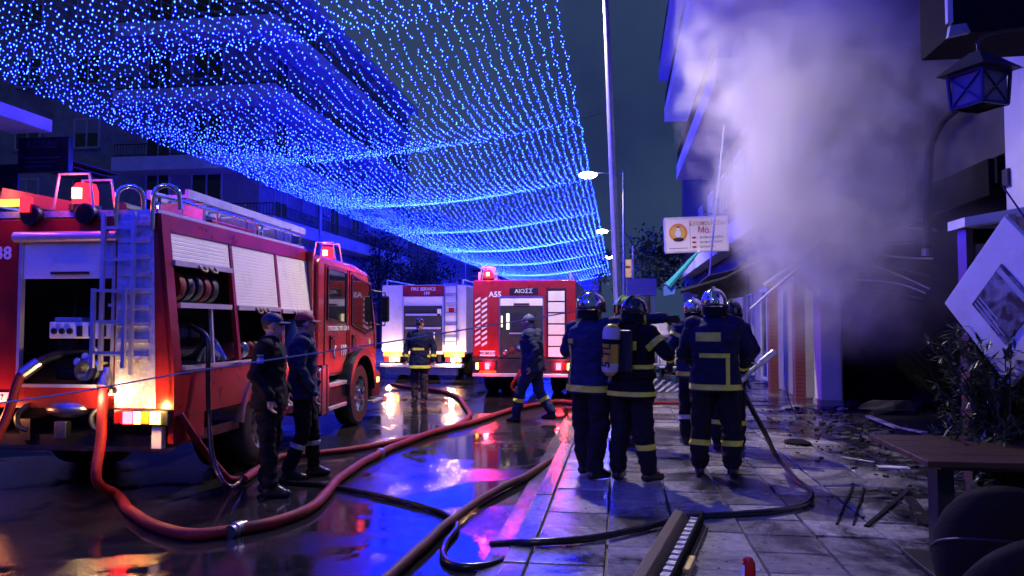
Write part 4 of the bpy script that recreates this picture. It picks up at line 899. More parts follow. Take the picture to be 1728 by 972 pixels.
def person(label, loc, face, J=None, H=1.0, bulk=1.0, jack=navy, trs=trous, hem=.80, head_yaw=0, head_pitch=0, head='helmet', headm=helm_s, glove=True, grip=(.5,.5), voxel=.0095, group=None, stripes=(), long_boot=False, torso_lean=(0,0), z0=0.0, coat_flare=1.0, seed=1, leg=1.0):
    """face = heading in degrees, 0 = away from the camera (+Y), positive turns to the left"""
    j = dict(hipL=(-.095,0,.93), hipR=(.095,0,.93), knL=(-.12,.02,.50), knR=(.12,.02,.50), anL=(-.13,-.02,.09), anR=(.13,-.02,.09),
             shL=(-.185,0,1.425), shR=(.185,0,1.425), elL=(-.27,-.04,1.15), elR=(.27,-.04,1.15), wrL=(-.28,.10,.93), wrR=(.28,.10,.93),
             pel=(0,0,.97), wai=(0,0,1.1), che=(0,.0,1.30), nec=(0,.0,1.49), hed=(0,.028,1.615), ftL=0, ftR=0, hdL=(0,.04,-1), hdR=(0,.04,-1))
    if J: j.update(J)
    lx, ly = torso_lean
    for k, a in (('wai',.3),('che',.65),('nec',1.0),('hed',1.15),('shL',.9),('shR',.9)):
        if not J or k not in J: j[k] = (j[k][0]+lx*a, j[k][1]+ly*a, j[k][2]-.3*(lx*lx+ly*ly)*a)
    for a in ('elL','elR','wrL','wrR'):
        if not J or a not in J: j[a] = (j[a][0]+lx*.8, j[a][1]+ly*.8, j[a][2])
    j = {k: (Vector(v) if not isinstance(v,(int,float)) else v) for k, v in j.items()}
    B_ = bulk; V = []
    # legs
    for s in 'LR':
        V += [cap_vol(j['hip'+s],.098*B_,j['kn'+s],.072*B_*leg,'trs'), cap_vol(j['kn'+s],.070*B_*leg,j['an'+s]+Vector((0,0,.05)),.060*B_*leg,'trs')]
        an = j['an'+s]; f = rotz((0,1,0), j['ft'+s])
        top = .28 if long_boot else .10
        d = (j['kn'+s]-an).normalized()
        V += [cap_vol(an+d*.0,.055,an+d*top,.062*B_ if long_boot else .056,'boot'), cap_vol(an-f*.035+Vector((0,0,-.045)),.045,an+f*.03+Vector((0,0,-.042)),.048,'boot'),
              cap_vol(an+f*.03+Vector((0,0,-.04)),.048,an+f*.15+Vector((0,0,-.052)),.038,'boot'), cap_vol(an+Vector((0,0,.01)),.05,an+f*.1+Vector((0,0,-.035)),.042,'boot')]
    V.append(ell_vol(j['pel']-Vector((0,0,.04)),(.165*B_,.125*B_,.13),'trs'))
    # torso (jacket)
    tw = math.atan2((j['shR']-j['shL']).y, (j['shR']-j['shL']).x)
    pel, wai, che, nec = j['pel'], j['wai'], j['che'], j['nec']
    hemc = pel + (pel-wai)*.0; hemc = Vector((pel.x,pel.y,hem))
    rings = [(hemc,.200*B_*coat_flare,.150*B_*coat_flare,tw*.3),(Vector((pel.x,pel.y,(hem+wai.z)/2)),.188*B_,.138*B_,tw*.4),(wai,.175*B_,.125*B_,tw*.6),(wai.lerp(che,.5),.186*B_,.13*B_,tw*.8),(che,.198*B_,.135*B_,tw),(che.lerp(nec,.5)+Vector((0,0,.02)),.182*B_,.118*B_,tw),(che.lerp(nec,.82),.12*B_,.09*B_,tw),(nec+Vector((0,0,.03)),.068,.07,tw)]
    V.append(loft_vol(rings,'jack'))
    for s, sg in (('L',-1),('R',1)):
        V += [ell_vol(j['sh'+s],(.075*B_,.075*B_,.07*B_),'jack'), cap_vol(j['sh'+s],.068*B_,j['el'+s],.056*B_,'jack'), cap_vol(j['el'+s],.056*B_,j['wr'+s],.044*B_,'jack')]
        # hand: palm + four fingers + thumb
        w = j['wr'+s]; d = j['hd'+s].normalized() if isinstance(j['hd'+s],Vector) else Vector((0,.04,-1)).normalized()
        fwd = Vector((0,1,0)); side = d.cross(fwd)
        if side.length < .1: side = d.cross(Vector((0,0,1)))
        side.normalize(); nrm = side.cross(d).normalized()      # nrm ~ palm direction
        gt = 'glove' if glove else 'skin'; g = grip[0 if s == 'L' else 1]
        pc = w+d*.065
        for q in (-1,0,1): V.append(cap_vol(w+d*.01+nrm*.0+side*0+fwd*0,.026,pc+d*.022+nrm*.0+(nrm.cross(d))*.022*q,.019,gt))
        lat = nrm.cross(d)
        for q, ln in ((-1.5,.062),(-.5,.074),(.5,.078),(1.5,.07)):
            p0 = w+d*.085+lat*.0205*q; dd = (d*math.cos(g*.7)+nrm*math.sin(g*.7)).normalized(); p1 = p0+dd*ln*.55; dd2 = (d*math.cos(g*1.9)+nrm*math.sin(g*1.9)).normalized(); p2 = p1+dd2*ln*.55
            V += [cap_vol(p0,.0098,p1,.0092,gt), cap_vol(p1,.0092,p2,.008,gt)]
        t0 = w+d*.03+lat*.025*(1 if sg > 0 else 1); t1 = t0+(d*.5+lat*.6+nrm*.35).normalized()*.045; V += [cap_vol(t0,.013,t1,.011,gt), cap_vol(t1,.011,t1+(d*.8+nrm*.5).normalized()*.035,.009,gt)]
    # head
    hd = j['hed']; HM = Matrix.Rotation(math.radians(head_yaw),4,'Z') @ Matrix.Rotation(math.radians(head_pitch),4,'X')
    def hp(x,y,z): return hd + (HM @ Vector((x,y,z)))
    V += [cap_vol(nec-Vector((0,0,.03)),.058,hp(0,-.015,-.06),.054,'skin'), ell_vol(hp(0,-.012,.025),(.075,.095,.098),'skin',HM), ell_vol(hp(0,.03,-.05),(.056,.062,.068),'skin',HM),
          cap_vol(hp(0,.082,.02),.010,hp(0,.103,-.022),.014,'skin'), cap_vol(hp(0,.072,-.095),.024,hp(0,.066,-.1),.022,'skin'), cap_vol(hp(-.03,.083,-.06),.010,hp(.03,.083,-.06),.010,'skin'),
          cap_vol(hp(-.045,.078,.038),.012,hp(.045,.078,.038),.012,'skin'), ell_vol(hp(-.077,0,-.012),(.012,.022,.034),'skin',HM), ell_vol(hp(.077,0,-.012),(.012,.022,.034),'skin',HM)]
    me = remesh(vol_mesh(V), voxel)
    n = len(me.vertices); P = np.empty(n*3); me.vertices.foreach_get('co',P); P = P.reshape(-1,3); N = np.empty(n*3); me.vertices.foreach_get('normal',N); N = N.reshape(-1,3)
    tags = ['jack','trs','boot','skin','glove']; D = np.full((n,5),9.)
    for v in V: i = tags.index(v[-1]); D[:,i] = np.minimum(D[:,i], vol_dist(v,P))
    T_ = D.argmin(1)
    amp = np.where(T_==0,.013,np.where(T_==1,.015,np.where(T_==2,.002,0.)))
    off = np.array([mnoise.noise(Vector((p[0]*7+seed*3.1,p[1]*7,p[2]*11+seed)))+.45*mnoise.noise(Vector((p[0]*17,p[1]*17+seed,p[2]*24)))+1.3*(.28-abs(mnoise.noise(Vector((p[0]*6+p[2]*3,p[1]*6+seed*2,p[2]*13-p[0]*5))))) for p in P])
    P += N*(amp*off)[:,None]; me.vertices.foreach_set('co',P.ravel()); me.update()
    ms = [jack, trs, boot, skin, glove_m]
    for m_ in ms: me.materials.append(m_)
    nf = len(me.polygons); lt = np.empty(nf,int); me.polygons.foreach_get('loop_start',lt); lv = np.empty(len(me.loops),int); me.loops.foreach_get('vertex_index',lv)
    FT = T_[lv[lt]]; me.polygons.foreach_set('material_index',FT); me.polygons.foreach_set('use_smooth',[True]*nf); me.name = 'person'
    o = bpy.data.objects.new('person', me); C.objects.link(o); o.location = (loc[0],loc[1],loc[2] if len(loc)>2 else z0); o.rotation_euler = (0,0,R(face)); o.scale = (H,H,H)
    tag(o, label, 'person', group)
    FC = P[lv].reshape(-1,4,3).mean(1) if len(lv)==nf*4 else np.array([p.center[:] for p in me.polygons])
    # stripes: (name, material, origin, u, v, half_u, half_v, facing or None, tags, maxdist)
    def patch(nm, m_, org, u, v, hu, hv, facing=None, tg=(0,), rad=.6, outw=.006):
        org = np.array(org); u = np.array(Vector(u).normalized()); v = np.array(Vector(v).normalized()); q = FC-org
        k = (np.abs(q@u) < hu+.03)&(np.abs(q@v) < hv+.03)&(np.linalg.norm(q,axis=1) < rad)&np.isin(FT,tg)
        idx = np.nonzero(k)[0]
        if len(idx) < 4: return None
        bm = bmesh.new(); mp = {}
        for i in idx:
            fv = []
            for vi in me.polygons[i].vertices:
                if vi not in mp: mp[vi] = bm.verts.new(Vector(P[vi])+Vector(N[vi])*outw)
                fv.append(mp[vi])
            try: bm.faces.new(fv)
            except Exception: pass
        for ax, hh in ((u,hu),(v,hv)):
            for sgn in (1,-1):
                bmesh.ops.bisect_plane(bm, geom=bm.verts[:]+bm.edges[:]+bm.faces[:], plane_co=Vector(org+ax*hh*sgn), plane_no=Vector(ax*sgn), clear_outer=True)
        bm.normal_update()
        if facing is not None:
            fv = Vector(facing).normalized(); bmesh.ops.delete(bm, geom=[f for f in bm.faces if f.normal.dot(fv) < .15], context='FACES')
        if not bm.faces: bm.free(); return None
        m2 = bpy.data.meshes.new(nm); bm.to_mesh(m2); bm.free(); m2.materials.append(m_); m2.polygons.foreach_set('use_smooth',[True]*len(m2.polygons))
        s_ = bpy.data.objects.new(nm, m2); C.objects.link(s_); s_.parent = o; return s_
    o_patch = patch
    for st in stripes: patch(**st) if isinstance(st,dict) else patch(*st)
    # headgear
    def hM(): return Matrix.Translation(hd) @ HM
    if head == 'helmet':
        hb = MB(); n1, n2 = 26, 14; vs = []
        for jn in range(n2+1):
            ph = math.pi/2-(math.pi/2+.75)*jn/n2
            for i in range(n1):
                a = 2*math.pi*i/n1; fr = math.sin(a); low = -.75 if fr < .2 else -.75+.75*min((fr-.2)/.4,1)
                p2 = max(ph, low); k = 1.0+.08*max(0,-math.sin(p2))
                vs.append(Vector((.118*math.cos(p2)*math.cos(a)*k, .142*math.cos(p2)*math.sin(a)*k-.005, .13*math.sin(p2)+.035)))
        fs = [(jn*n1+i, jn*n1+(i+1)%n1, (jn+1)*n1+(i+1)%n1, (jn+1)*n1+i) for jn in range(n2) for i in range(n1)]
        h = hb.add([hM() @ v for v in vs], fs).build('helmet', headm, o, smooth=True)
        sd = h.modifiers.new('s','SOLIDIFY'); sd.thickness = .008
        rg = MB(); rg.tube([hM() @ Vector((0,.148*math.sin(a)-.005,.137*math.cos(a)+.035)) for a in np.linspace(-1.7,1.2,14)], .011, 7); rg.build('ridge', headm, h, smooth=True)
        rb = MB(); rb.tube([hM() @ Vector((.124*math.cos(a),.148*math.sin(a)-.005,.0+.0*math.sin(a))) for a in np.linspace(math.pi*.85,math.pi*2.15,18)], .008, 6); rb.build('rim_band', blackp, h, smooth=True)
        vb = MB(); vv = []
        for z in (-.05,.0,.05):
            for i in range(13): a = math.pi*(.12+.76*i/12); vv.append(hM() @ Vector((.122*math.cos(a),.152*math.sin(a)-.005,z+.01)))
        vb.add(vv,[(r_*13+i,r_*13+i+1,(r_+1)*13+i+1,(r_+1)*13+i) for r_ in range(2) for i in range(12)]); vb.build('visor', mat('visor',(.25,.18,.06),.06,metal=.8) if 'visor' not in MATS else MATS['visor'], h, smooth=True)
        nk = MB(); nv = []
        for z, k in ((-.02,1.0),(-.06,1.03),(-.10,1.10)):
            for i in range(15): a = math.pi*(.95+1.1*i/14); nv.append(hM() @ Vector((.112*k*math.cos(a),.13*k*math.sin(a)-.01,z)))
        nk.add(nv,[(r_*15+i,r_*15+i+1,(r_+1)*15+i+1,(r_+1)*15+i) for r_ in range(2) for i in range(14)]); nk.build('neck_guard', blackc, h, smooth=True)
    elif head in ('cap','beanie'):
        vs = []; n1, n2 = 24, 9
        for jn in range(n2+1):
            ph = math.pi/2*(1-jn/n2)*1.0
            for i in range(n1):
                a = 2*math.pi*i/n1; vs.append(hM() @ Vector((.085*math.cos(ph)*math.cos(a), .107*math.cos(ph)*math.sin(a)-.012, .088*math.sin(ph)+.045-(.02 if head=='beanie' else 0)*math.cos(ph))))
        h = MB().add(vs,[(jn*n1+i,jn*n1+(i+1)%n1,(jn+1)*n1+(i+1)%n1,(jn+1)*n1+i) for jn in range(n2) for i in range(n1)]).build('cap', headm, o, smooth=True)
        if head == 'cap':
            vv = []
            for r_ in range(4):
                for i in range(11): a = math.pi*(.1+.8*i/10); k = r_/3; vv.append(hM() @ Vector((.084*math.cos(a), .09*math.sin(a)+.075*k*math.sin(a)**1.2, .046-.012*k-.012*abs(math.cos(a)))))
            pk = MB().add(vv,[(r_*11+i,r_*11+i+1,(r_+1)*11+i+1,(r_+1)*11+i) for r_ in range(3) for i in range(10)]).build('peak', headm, h, smooth=True); sd = pk.modifiers.new('s','SOLIDIFY'); sd.thickness = .005
        hr = MB(); hv = []
        for jn in range(4):
            for i in range(15): a = math.pi*(.98+1.04*i/14); hv.append(hM() @ Vector((.081*math.cos(a)*(1-.06*jn), .103*math.sin(a)*(1-.06*jn)-.012, .05-.025*jn)))
        hr.add(hv,[(r_*15+i,r_*15+i+1,(r_+1)*15+i+1,(r_+1)*15+i) for r_ in range(3) for i in range(14)]).build('hair', hairm, o, smooth=True)
        ey = MB().ell(hp(-.031,.086,.012),.0115,10,8).build('eye', eyem, o); MB().ell(hp(.031,.086,.012),.0115,10,8).build('eye', eyem, o)
    return o, patch, j

def band(nm, m_, p, axis, half, tg, rad): 
    u = Vector(axis).normalized(); v = frame_of(u)[0]
    return dict(nm=nm, m_=m_, org=p, u=u, v=v, hu=half, hv=.5, tg=tg, rad=rad)
def leg_band(j0, z=.30, side='L', m_=yellowr, half=.026):
    kn, an = Vector(j0['kn'+side]), Vector(j0['an'+side]); t = (z-an.z)/(kn.z-an.z); p = an.lerp(kn,t)
    return band('reflective_stripe', m_, p, kn-an, half, (1,2), .16)
def arm_band(j0, side, t, upper=False, m_=yellowr, half=.024):
    a, b = (Vector(j0['sh'+side]), Vector(j0['el'+side])) if upper else (Vector(j0['el'+side]), Vector(j0['wr'+side]))
    return band('reflective_stripe', m_, a.lerp(b,t), b-a, half, (0,), .12)
DEF = dict(knL=(-.12,.02,.50),anL=(-.13,-.02,.09),knR=(.12,.02,.50),anR=(.13,-.02,.09),shL=(-.185,0,1.425),shR=(.185,0,1.425),elL=(-.27,-.04,1.15),elR=(.27,-.04,1.15),wrL=(-.28,.10,.93),wrR=(.28,.10,.93))
def torso_band(z, half=.027, m_=yellowr, y=0, x=0): return dict(nm='reflective_stripe', m_=m_, org=(x,y,z), u=(0,0,1), v=(1,0,0), hu=half, hv=.5, tg=(0,), rad=.27)
def back_patch(x, z, hw, hh, m_=yellowr, nm='reflective_patch', facing=(0,-1,0)): return dict(nm=nm, m_=m_, org=(x,0,z), u=(1,0,0), v=(0,0,1), hu=hw, hv=hh, facing=facing, tg=(0,), rad=.5)
def tank(o, c, tilt=0, m1=tank_y, r=.082, L=.50, mark=None, yaw=0, name='air_tank'):
    M = Matrix.Translation(c) @ Matrix.Rotation(R(tilt),4,'Y')
    t = MB().lathe([(.001,-L/2),(r*.5,-L/2+.01),(r*.9,-L/2+.05),(r,-L/2+.10),(r,L/2-.10),(r*.9,L/2-.04),(r*.5,L/2-.005),(.001,L/2)],24,M).build(name, m1, o, smooth=True)
    MB().lathe([(r*.93,-L/2+.045),(r+.004,-L/2+.10),(r+.004,-L/2+.13)],24,M).build('base_cap', tank_g, t, smooth=True); MB().lathe([(r+.004,L/2-.16),(r+.004,L/2-.09),(r*.92,L/2-.035)],24,M).build('top_band', tank_g, t, smooth=True)
    MB().lathe([(r+.006,.06),(r+.010,.065),(r+.010,.10),(r+.006,.105)],24,M).build('strap', blackc, t, smooth=True)
    MB().cyl(M @ Vector((0,0,-L/2)), M @ Vector((0,0,-L/2-.06)), .02, 10).build('valve', steel, t); MB().cyl(M @ Vector((-.035,0,-L/2-.05)), M @ Vector((.035,0,-L/2-.05)), .02, 10).build('valve_knob', blackp, t)
    if mark: text('lettering', mark, .12, blackl, t, M @ Matrix.Rotation(R(yaw),4,'Z') @ faceM((0,-r-.008,-.05),(0,0,1),(-1,0,0)), ext=.002, bold=.003)
    return t
def harness(o, B_=1.1):
    for x in (-.09,.09):
        MB().tube(smooth_path([(x*1.1,-.16*B_,1.0),(x,-.165*B_,1.25),(x,-.12*B_,1.44),(x,.0,1.52),(x,.12*B_,1.42),(x,.16*B_,1.2)],4),.017,6).build('shoulder_strap', blackc, o, smooth=True)
    MB().lathe([(.205*B_,-.025),(.21*B_,0),(.205*B_,.025)],28,Matrix.Translation((0,0,1.02)) @ Matrix.Diagonal((1,.76,1,1))).build('waist_belt', blackc, o, smooth=True)
    MB().box(-.11,.11,-.19*B_,-.15*B_,1.05,1.45).build('back_plate', blackp, o, bev=.02)

# firefighter in silver helmet, back to the camera, holding a nozzle
g = gnd(1224,803)
J1 = dict(DEF, anL=(-.15,-.03,.09), anR=(.15,.0,.09), knL=(-.135,.02,.5), knR=(.14,.03,.5), elR=(.30,.06,1.17), wrR=(.25,.26,1.0), elL=(-.30,.04,1.16), wrL=(-.16,.25,1.03), hdR=(.0,.6,-.35), hdL=(.5,.6,-.2), shL=(-.19,0,1.43), shR=(.19,0,1.43), ftL=.15, ftR=-.2)
o1, patch1, _ = person('firefighter in silver helmet with yellow back stripes, holding a hose nozzle', (g.x-.09,g.y), -8, J1, 1.07, 1.22, navy, trous, .80, head_yaw=-12, headm=helm_s, grip=(.9,1.0), leg=1.16, stripes=[
    back_patch(-.055,1.315,.115,.042), dict(back_patch(.0,1.14,.14,.021),facing=(-.1,-1,0)), back_patch(.12,.99,.018,.125), torso_band(.845,.026), leg_band(J1,.31,'L'), leg_band(J1,.31,'R'), arm_band(J1,'L',.75), arm_band(J1,'R',.75)], seed=1, group='firefighters')
nz_h = o1.matrix_basis @ Vector((.25,.37,.93))
bn = MB(); pA = Vector((.255,.18,.80)); pB = Vector((.40,.52,1.10))
N1 = empty('hose_nozzle', 'metal hose nozzle held by the firefighter in the silver helmet', 'nozzle', o1.location, R(-8)); N1.scale = (1.07,)*3
pA, pB = Vector((.22,.20,.88)), Vector((.56,.56,1.15)); dv = (pB-pA)
MB().tube([pA,pA+dv*.15,pA+dv*.18,pA+dv*.55,pA+dv*.6,pA+dv*.62,pB-dv*.02,pB],[.036,.036,.026,.024,.024,.036,.032,.038],14).build('barrel', alu, N1, smooth=True)
MB().tube([pA+dv*.2,pA+dv*.2+Vector((.02,.05,-.10)),pA+dv*.22+Vector((.03,.06,-.13))],.016,8).build('pistol_grip', blackp, N1, smooth=True); MB().tube(smooth_path([pA+dv*.3+Vector((.03,0,.01)),pA+dv*.35+Vector((.05,0,.07)),pA+dv*.35+Vector((-.05,0,.07)),pA+dv*.3+Vector((-.03,0,.01))],3),.009,6).build('bale_handle', steel, N1)
# firefighter behind on the left
g = gnd(1158,749)
J2 = dict(DEF, elL=(-.30,.03,1.16), wrL=(-.25,.2,.98))
o2, patch2, _ = person('firefighter with reflective shoulder, half hidden left of the silver-helmeted one', (g.x+.12,g.y), 12, J2, 1.05, 1.15, navyl, trous, .80, head_yaw=-20, headm=helm_s, stripes=[leg_band(J2,.33,'L',silverr), leg_band(J2,.33,'R',silverr), arm_band(J2,'L',.7), arm_band(J2,'L',.35,True), torso_band(.86)], voxel=.011, seed=2, group='firefighters')
# firefighter behind on the right with yellow tank
g = atY(1230,745,9.6)
J3 = dict(DEF, elL=(-.30,.05,1.16), wrL=(-.2,.25,1.05), elR=(.30,.04,1.2), wrR=(.22,.28,1.1))
o3, patch3, _ = person('firefighter with yellow air tank, mostly hidden behind the silver-helmeted one', (g.x,9.6), -20, J3, 1.03, 1.15, navy, trous, .80, headm=helm_d, torso_lean=(.03,.06), stripes=[leg_band(J3,.33,'R'), leg_band(J3,.33,'L'), torso_band(.86), back_patch(.0,1.46,.14,.03)], voxel=.011, seed=3, group='firefighters')
harness(o3,1.15); tank(o3,(.07,-.22,1.28),-6)
# firefighter at the kerb, arm over his colleague
g = gnd(1000,804)
J4 = dict(DEF, elR=(.42,.20,1.50), wrR=(.62,.34,1.52), shR=(.18,.03,1.45), elL=(-.31,.0,1.2), wrL=(-.26,.22,1.22), hdR=(.8,.5,-.1), hdL=(.2,.9,.3), anL=(-.13,.06,.09), anR=(.13,-.10,.09), knR=(.12,-.01,.5), ftR=-.3)
o4, patch4, _ = person('firefighter at the kerb stretching an arm over the colleague with the tank', (g.x-.02,g.y), -38, J4, 1.05, 1.18, navyl, trous, .80, head_yaw=-25, headm=helm_s, leg=1.15, stripes=[torso_band(.85,.03), dict(back_patch(-.13,1.06,.013,.2),facing=(-.4,-1,0)), back_patch(-.12,1.30,.05,.022), arm_band(J4,'R',.25), arm_band(J4,'L',.6), leg_band(J4,.33,'R',trous)], seed=4, group='firefighters')
# firefighter with the lettered yellow tank
g = gnd(1066,812)
J5 = dict(DEF, elR=(.36,.02,1.22), wrR=(.20,.24,1.30), elL=(-.28,.06,1.17), wrL=(-.15,.26,1.10), hdR=(-.5,.8,.1), hdL=(.5,.8,0), anL=(-.14,-.02,.09), anR=(.15,.05,.09), ftR=-.5, ftL=.1)
o5, patch5, _ = person('firefighter wearing a yellow air tank marked 5 TL, back to the camera', (g.x,g.y), -26, J5, 1.02, 1.2, blackc, trous, .80, head_yaw=-10, head_pitch=-10, headm=helm_d, torso_lean=(0,.05), leg=1.18, stripes=[torso_band(.845,.022), arm_band(J5,'R',.45,True,half=.03), leg_band(J5,.34,'R'), leg_band(J5,.34,'L',trous), back_patch(.08,1.30,.035,.042), torso_band(1.10,.02)], seed=5, group='firefighters')
harness(o5,1.2); tank(o5,(-.09,-.245,1.26),3,mark='5 TL',yaw=0)
# firefighter with lime helmet beyond
g = atY(1056,720,9.9)
o6, _, _ = person('firefighter in lime green helmet standing beyond the pair at the kerb', (g.x,9.9), 150, DEF, 1.06, 1.12, navy, trous, .80, headm=helm_g, stripes=[torso_band(.86), leg_band(DEF,.33,'L'), leg_band(DEF,.33,'R')], voxel=.012, seed=6, group='firefighters')
# walking man
g = gnd(900,713,ROAD)
J7 = dict(hipL=(-.09,0,.92), hipR=(.09,0,.92), knL=(-.10,.18,.52), anL=(-.10,.25,.09), knR=(.10,-.06,.49), anR=(.10,-.28,.13), elL=(-.25,-.12,1.16), wrL=(-.23,-.02,.93), elR=(.25,.02,1.15), wrR=(.2,.22,1.02), pel=(0,0,.95))
J7 = dict(DEF, **J7)
o7, _, _ = person('man in dark blue work suit and knitted cap striding past the red engine A55', (g.x,g.y,ROAD), 78, J7, 1.03, 1.28, navyl, navyl, .82, head='beanie', headm=cap_grey, glove=False, torso_lean=(0,.05), stripes=[leg_band(J7,.36,'L',yellowr,.03), leg_band(J7,.36,'R',yellowr,.03)], voxel=.012, seed=7)
# man facing the camera by the pale engine
g = gnd(708,682,ROAD)
J8 = dict(DEF, wrL=(-.30,.06,.90), wrR=(.30,.06,.90), elL=(-.29,-.02,1.15), elR=(.29,-.02,1.15), anL=(-.10,0,.09), anR=(.10,0,.09), knL=(-.10,.02,.5), knR=(.10,.02,.5))
o8, _, _ = person('firefighter facing the camera in yellow-striped coat before the pale engine', (g.x,g.y,ROAD), 176, J8, 1.0, 1.12, navy, trousb, .72, head='cap', headm=helm_d, glove=False, coat_flare=1.08, stripes=[torso_band(.76,.03), dict(back_patch(0,1.12,.13,.024),facing=(0,1,0)), arm_band(J8,'L',.7), arm_band(J8,'R',.7)], voxel=.012, seed=8)
# the two officers
g = gnd(452,836,ROAD)
J9 = dict(DEF, anL=(-.10,-.05,.09), anR=(.10,.05,.09), elL=(-.25,-.06,1.17), wrL=(-.22,.12,.99), elR=(.25,-.08,1.17), wrR=(.24,.06,.95), hdR=(0,.1,-1))
o9, patch9, _ = person('officer in dark blue cap and black uniform with a flag badge on the sleeve', (g.x,g.y,ROAD), -78, J9, 1.0, 1.13, blackc, blackc, .84, head_yaw=6, head='cap', headm=cap_blue, glove=False, stripes=[leg_band(J9,.36,'L',silverr,.022)], seed=9)
fb = patch9('flag_badge', mat('badge_blue',(.12,.22,.55),.5), (.25,-.02,1.30), (0,1,0), (0,0,1), .030, .026, facing=(1,0,0), tg=(0,), rad=.2)
patch9('badge_stripe', whitel, (.25,-.02,1.30), (0,1,0), (0,0,1), .030, .005, facing=(1,0,0), tg=(0,), rad=.2, outw=.008); patch9('sleeve_title', mat('badge_green',(.12,.30,.22),.5), (.25,-.02,1.345), (0,1,0), (0,0,1), .032, .008, facing=(1,0,0), tg=(0,), rad=.2)
g = gnd(508,808,ROAD)
J10 = dict(DEF, anL=(-.11,.12,.09), knL=(-.11,.10,.5), anR=(.11,-.12,.09), knR=(.11,.02,.5), elL=(-.25,-.06,1.17), wrL=(-.22,.14,.99), elR=(.26,-.02,1.16), wrR=(.25,.12,.92), hdR=(0,.2,-1))
o10, _, _ = person('officer in red cap and blue jacket beside the open locker of the engine', (g.x,g.y,ROAD), -68, J10, 1.01, 1.12, navyl, blackc, .84, head_yaw=10, head='cap', headm=cap_red, glove=False, stripes=[leg_band(J10,.36,'L',silverr,.025), leg_band(J10,.36,'R',silverr,.025)], seed=10)

# ------------------------------------------------------------------ hoses and cord
def hose(name, label, pts, r, m, n=7, ring=10, cat='hose', group=None, flat=1.0):
    P = smooth_path(pts, n); L_ = 0; rs = []
    for i_, p in enumerate(P):
        q = Vector((p.x*2.1+r*99, p.y*2.1, p.z)); k_ = min(i_, len(P)-1-i_, 4)/4
        P[i_] = p+Vector((mnoise.noise(q), mnoise.noise(q+Vector((7,3,1))), 0))*r*.55*k_; rs.append(r*(1+.09*mnoise.noise(q*3)))
    o = MB().tube(P, rs, ring).build(name, m, smooth=True); tag(o, label, cat, group); return o
def G(x, y, z=ROAD, r=.04): return gnd(x, y, z+r)
hr = .046
E = E38.matrix_basis
def loc38(x, y, z): return Matrix.Translation((-4.02,6.5,ROAD)) @ Matrix.Rotation(R(1.5),4,'Z') @ Vector((x,y,z))
hA = hose('fire_hose','thick red hose hanging from the pump and looping across the wet road', [loc38(-.655,.02,1.2),loc38(-.65,-.05,1.0),loc38(-.62,-.12,.6),loc38(-.58,-.22,.25),G(197,835,r=hr),G(225,868,r=hr),G(270,890,r=hr),G(325,903,r=hr),G(400,893,r=hr),G(470,878,r=hr),G(530,853,r=hr),G(575,806,r=hr),G(640,765,r=hr),G(720,733,r=hr),G(800,712,r=hr),G(870,690,r=hr),G(940,678,r=hr),G(985,683,r=hr)], hr, hosered, group='red fire hoses')
MB().cyl(loc38(-.655,.03,1.21), loc38(-.652,-.06,1.06), .06, 14).build('coupling', steel, hA)
for (x_, y_) in ((400,893),(640,765),(870,690)):
    c_ = G(x_,y_,r=hr); d_ = (G(x_+14,y_-6,r=hr)-c_).normalized()*.09; MB().tube([c_-d_,c_-d_*.5,c_-d_*.45,c_+d_*.45,c_+d_*.5,c_+d_],[.05,.05,.062,.062,.05,.05],14).build('coupling', steel, hA, smooth=True)
hB = hose('fire_hose','red hose falling from the pump out of the picture beside the number plate', [loc38(-1.36,-.02,1.26),loc38(-1.44,-.12,1.15),loc38(-1.50,-.2,.8),loc38(-1.6,-.35,.4),loc38(-1.72,-.5,.12),loc38(-1.9,-.7,.05),loc38(-2.3,-1.1,.046),loc38(-3.0,-1.6,.046)], .044, hosered, group='red fire hoses')
MB().cyl(loc38(-1.34,.0,1.28), loc38(-1.43,-.1,1.17), .058, 14).build('coupling', steel, hB)
hose('fire_hose','red hose running from the engine side to the bend by the pale engine', [loc38(.25,.9,.06),G(470,772,r=.04),G(535,765,r=.04),G(600,757,r=.04),G(680,742,r=.04),G(760,722,r=.04),G(792,703,r=.04),G(785,685,r=.04),G(770,668,r=.04),G(735,658,r=.04),G(690,653,r=.04),G(660,648,r=.04)], .040, hosered, group='red fire hoses')
hose('fire_hose','thin red hose sloping down from the corner of the engine to the road', [loc38(.02,.05,.82),loc38(.06,.35,.5),loc38(.10,.75,.14),loc38(.12,.9,.05),loc38(.25,.95,.05)], .036, hosered, group='red fire hoses')
hose('fire_hose','brown hose running from the lower edge along the kerb to the firefighters', [G(560,1060,r=.045),G(655,975,r=.045),G(715,918,r=.045),G(770,872,r=.045),G(830,832,r=.045),G(900,796,r=.045),G(975,748,r=.045),gnd(1020,712,.04),gnd(1050,695,.04)], .038, hosebrown)
hose('reel_hose','black rubber hose pulled from the engine reel and curling back at the gutter', [loc38(-.15,.52,1.62),loc38(.04,.50,1.5),loc38(.08,.45,1.15),loc38(.12,.40,.75),loc38(.22,.30,.38),loc38(.42,.25,.12),G(432,790,r=.025),G(480,812,r=.025),G(540,818,r=.025),G(620,832,r=.025),G(700,850,r=.025),G(752,868,r=.025),G(772,888,r=.03),G(752,918,r=.025),G(748,940,r=.025),G(775,956,r=.025),G(830,952,r=.025),G(880,932,r=.02)], .024, hoseblack)
pn = N1.matrix_basis @ Vector((.22,.20,.90)) if False else Matrix.Translation(o1.location) @ Matrix.Rotation(R(-8),4,'Z') @ (Vector((.22,.20,.90))*1.07)
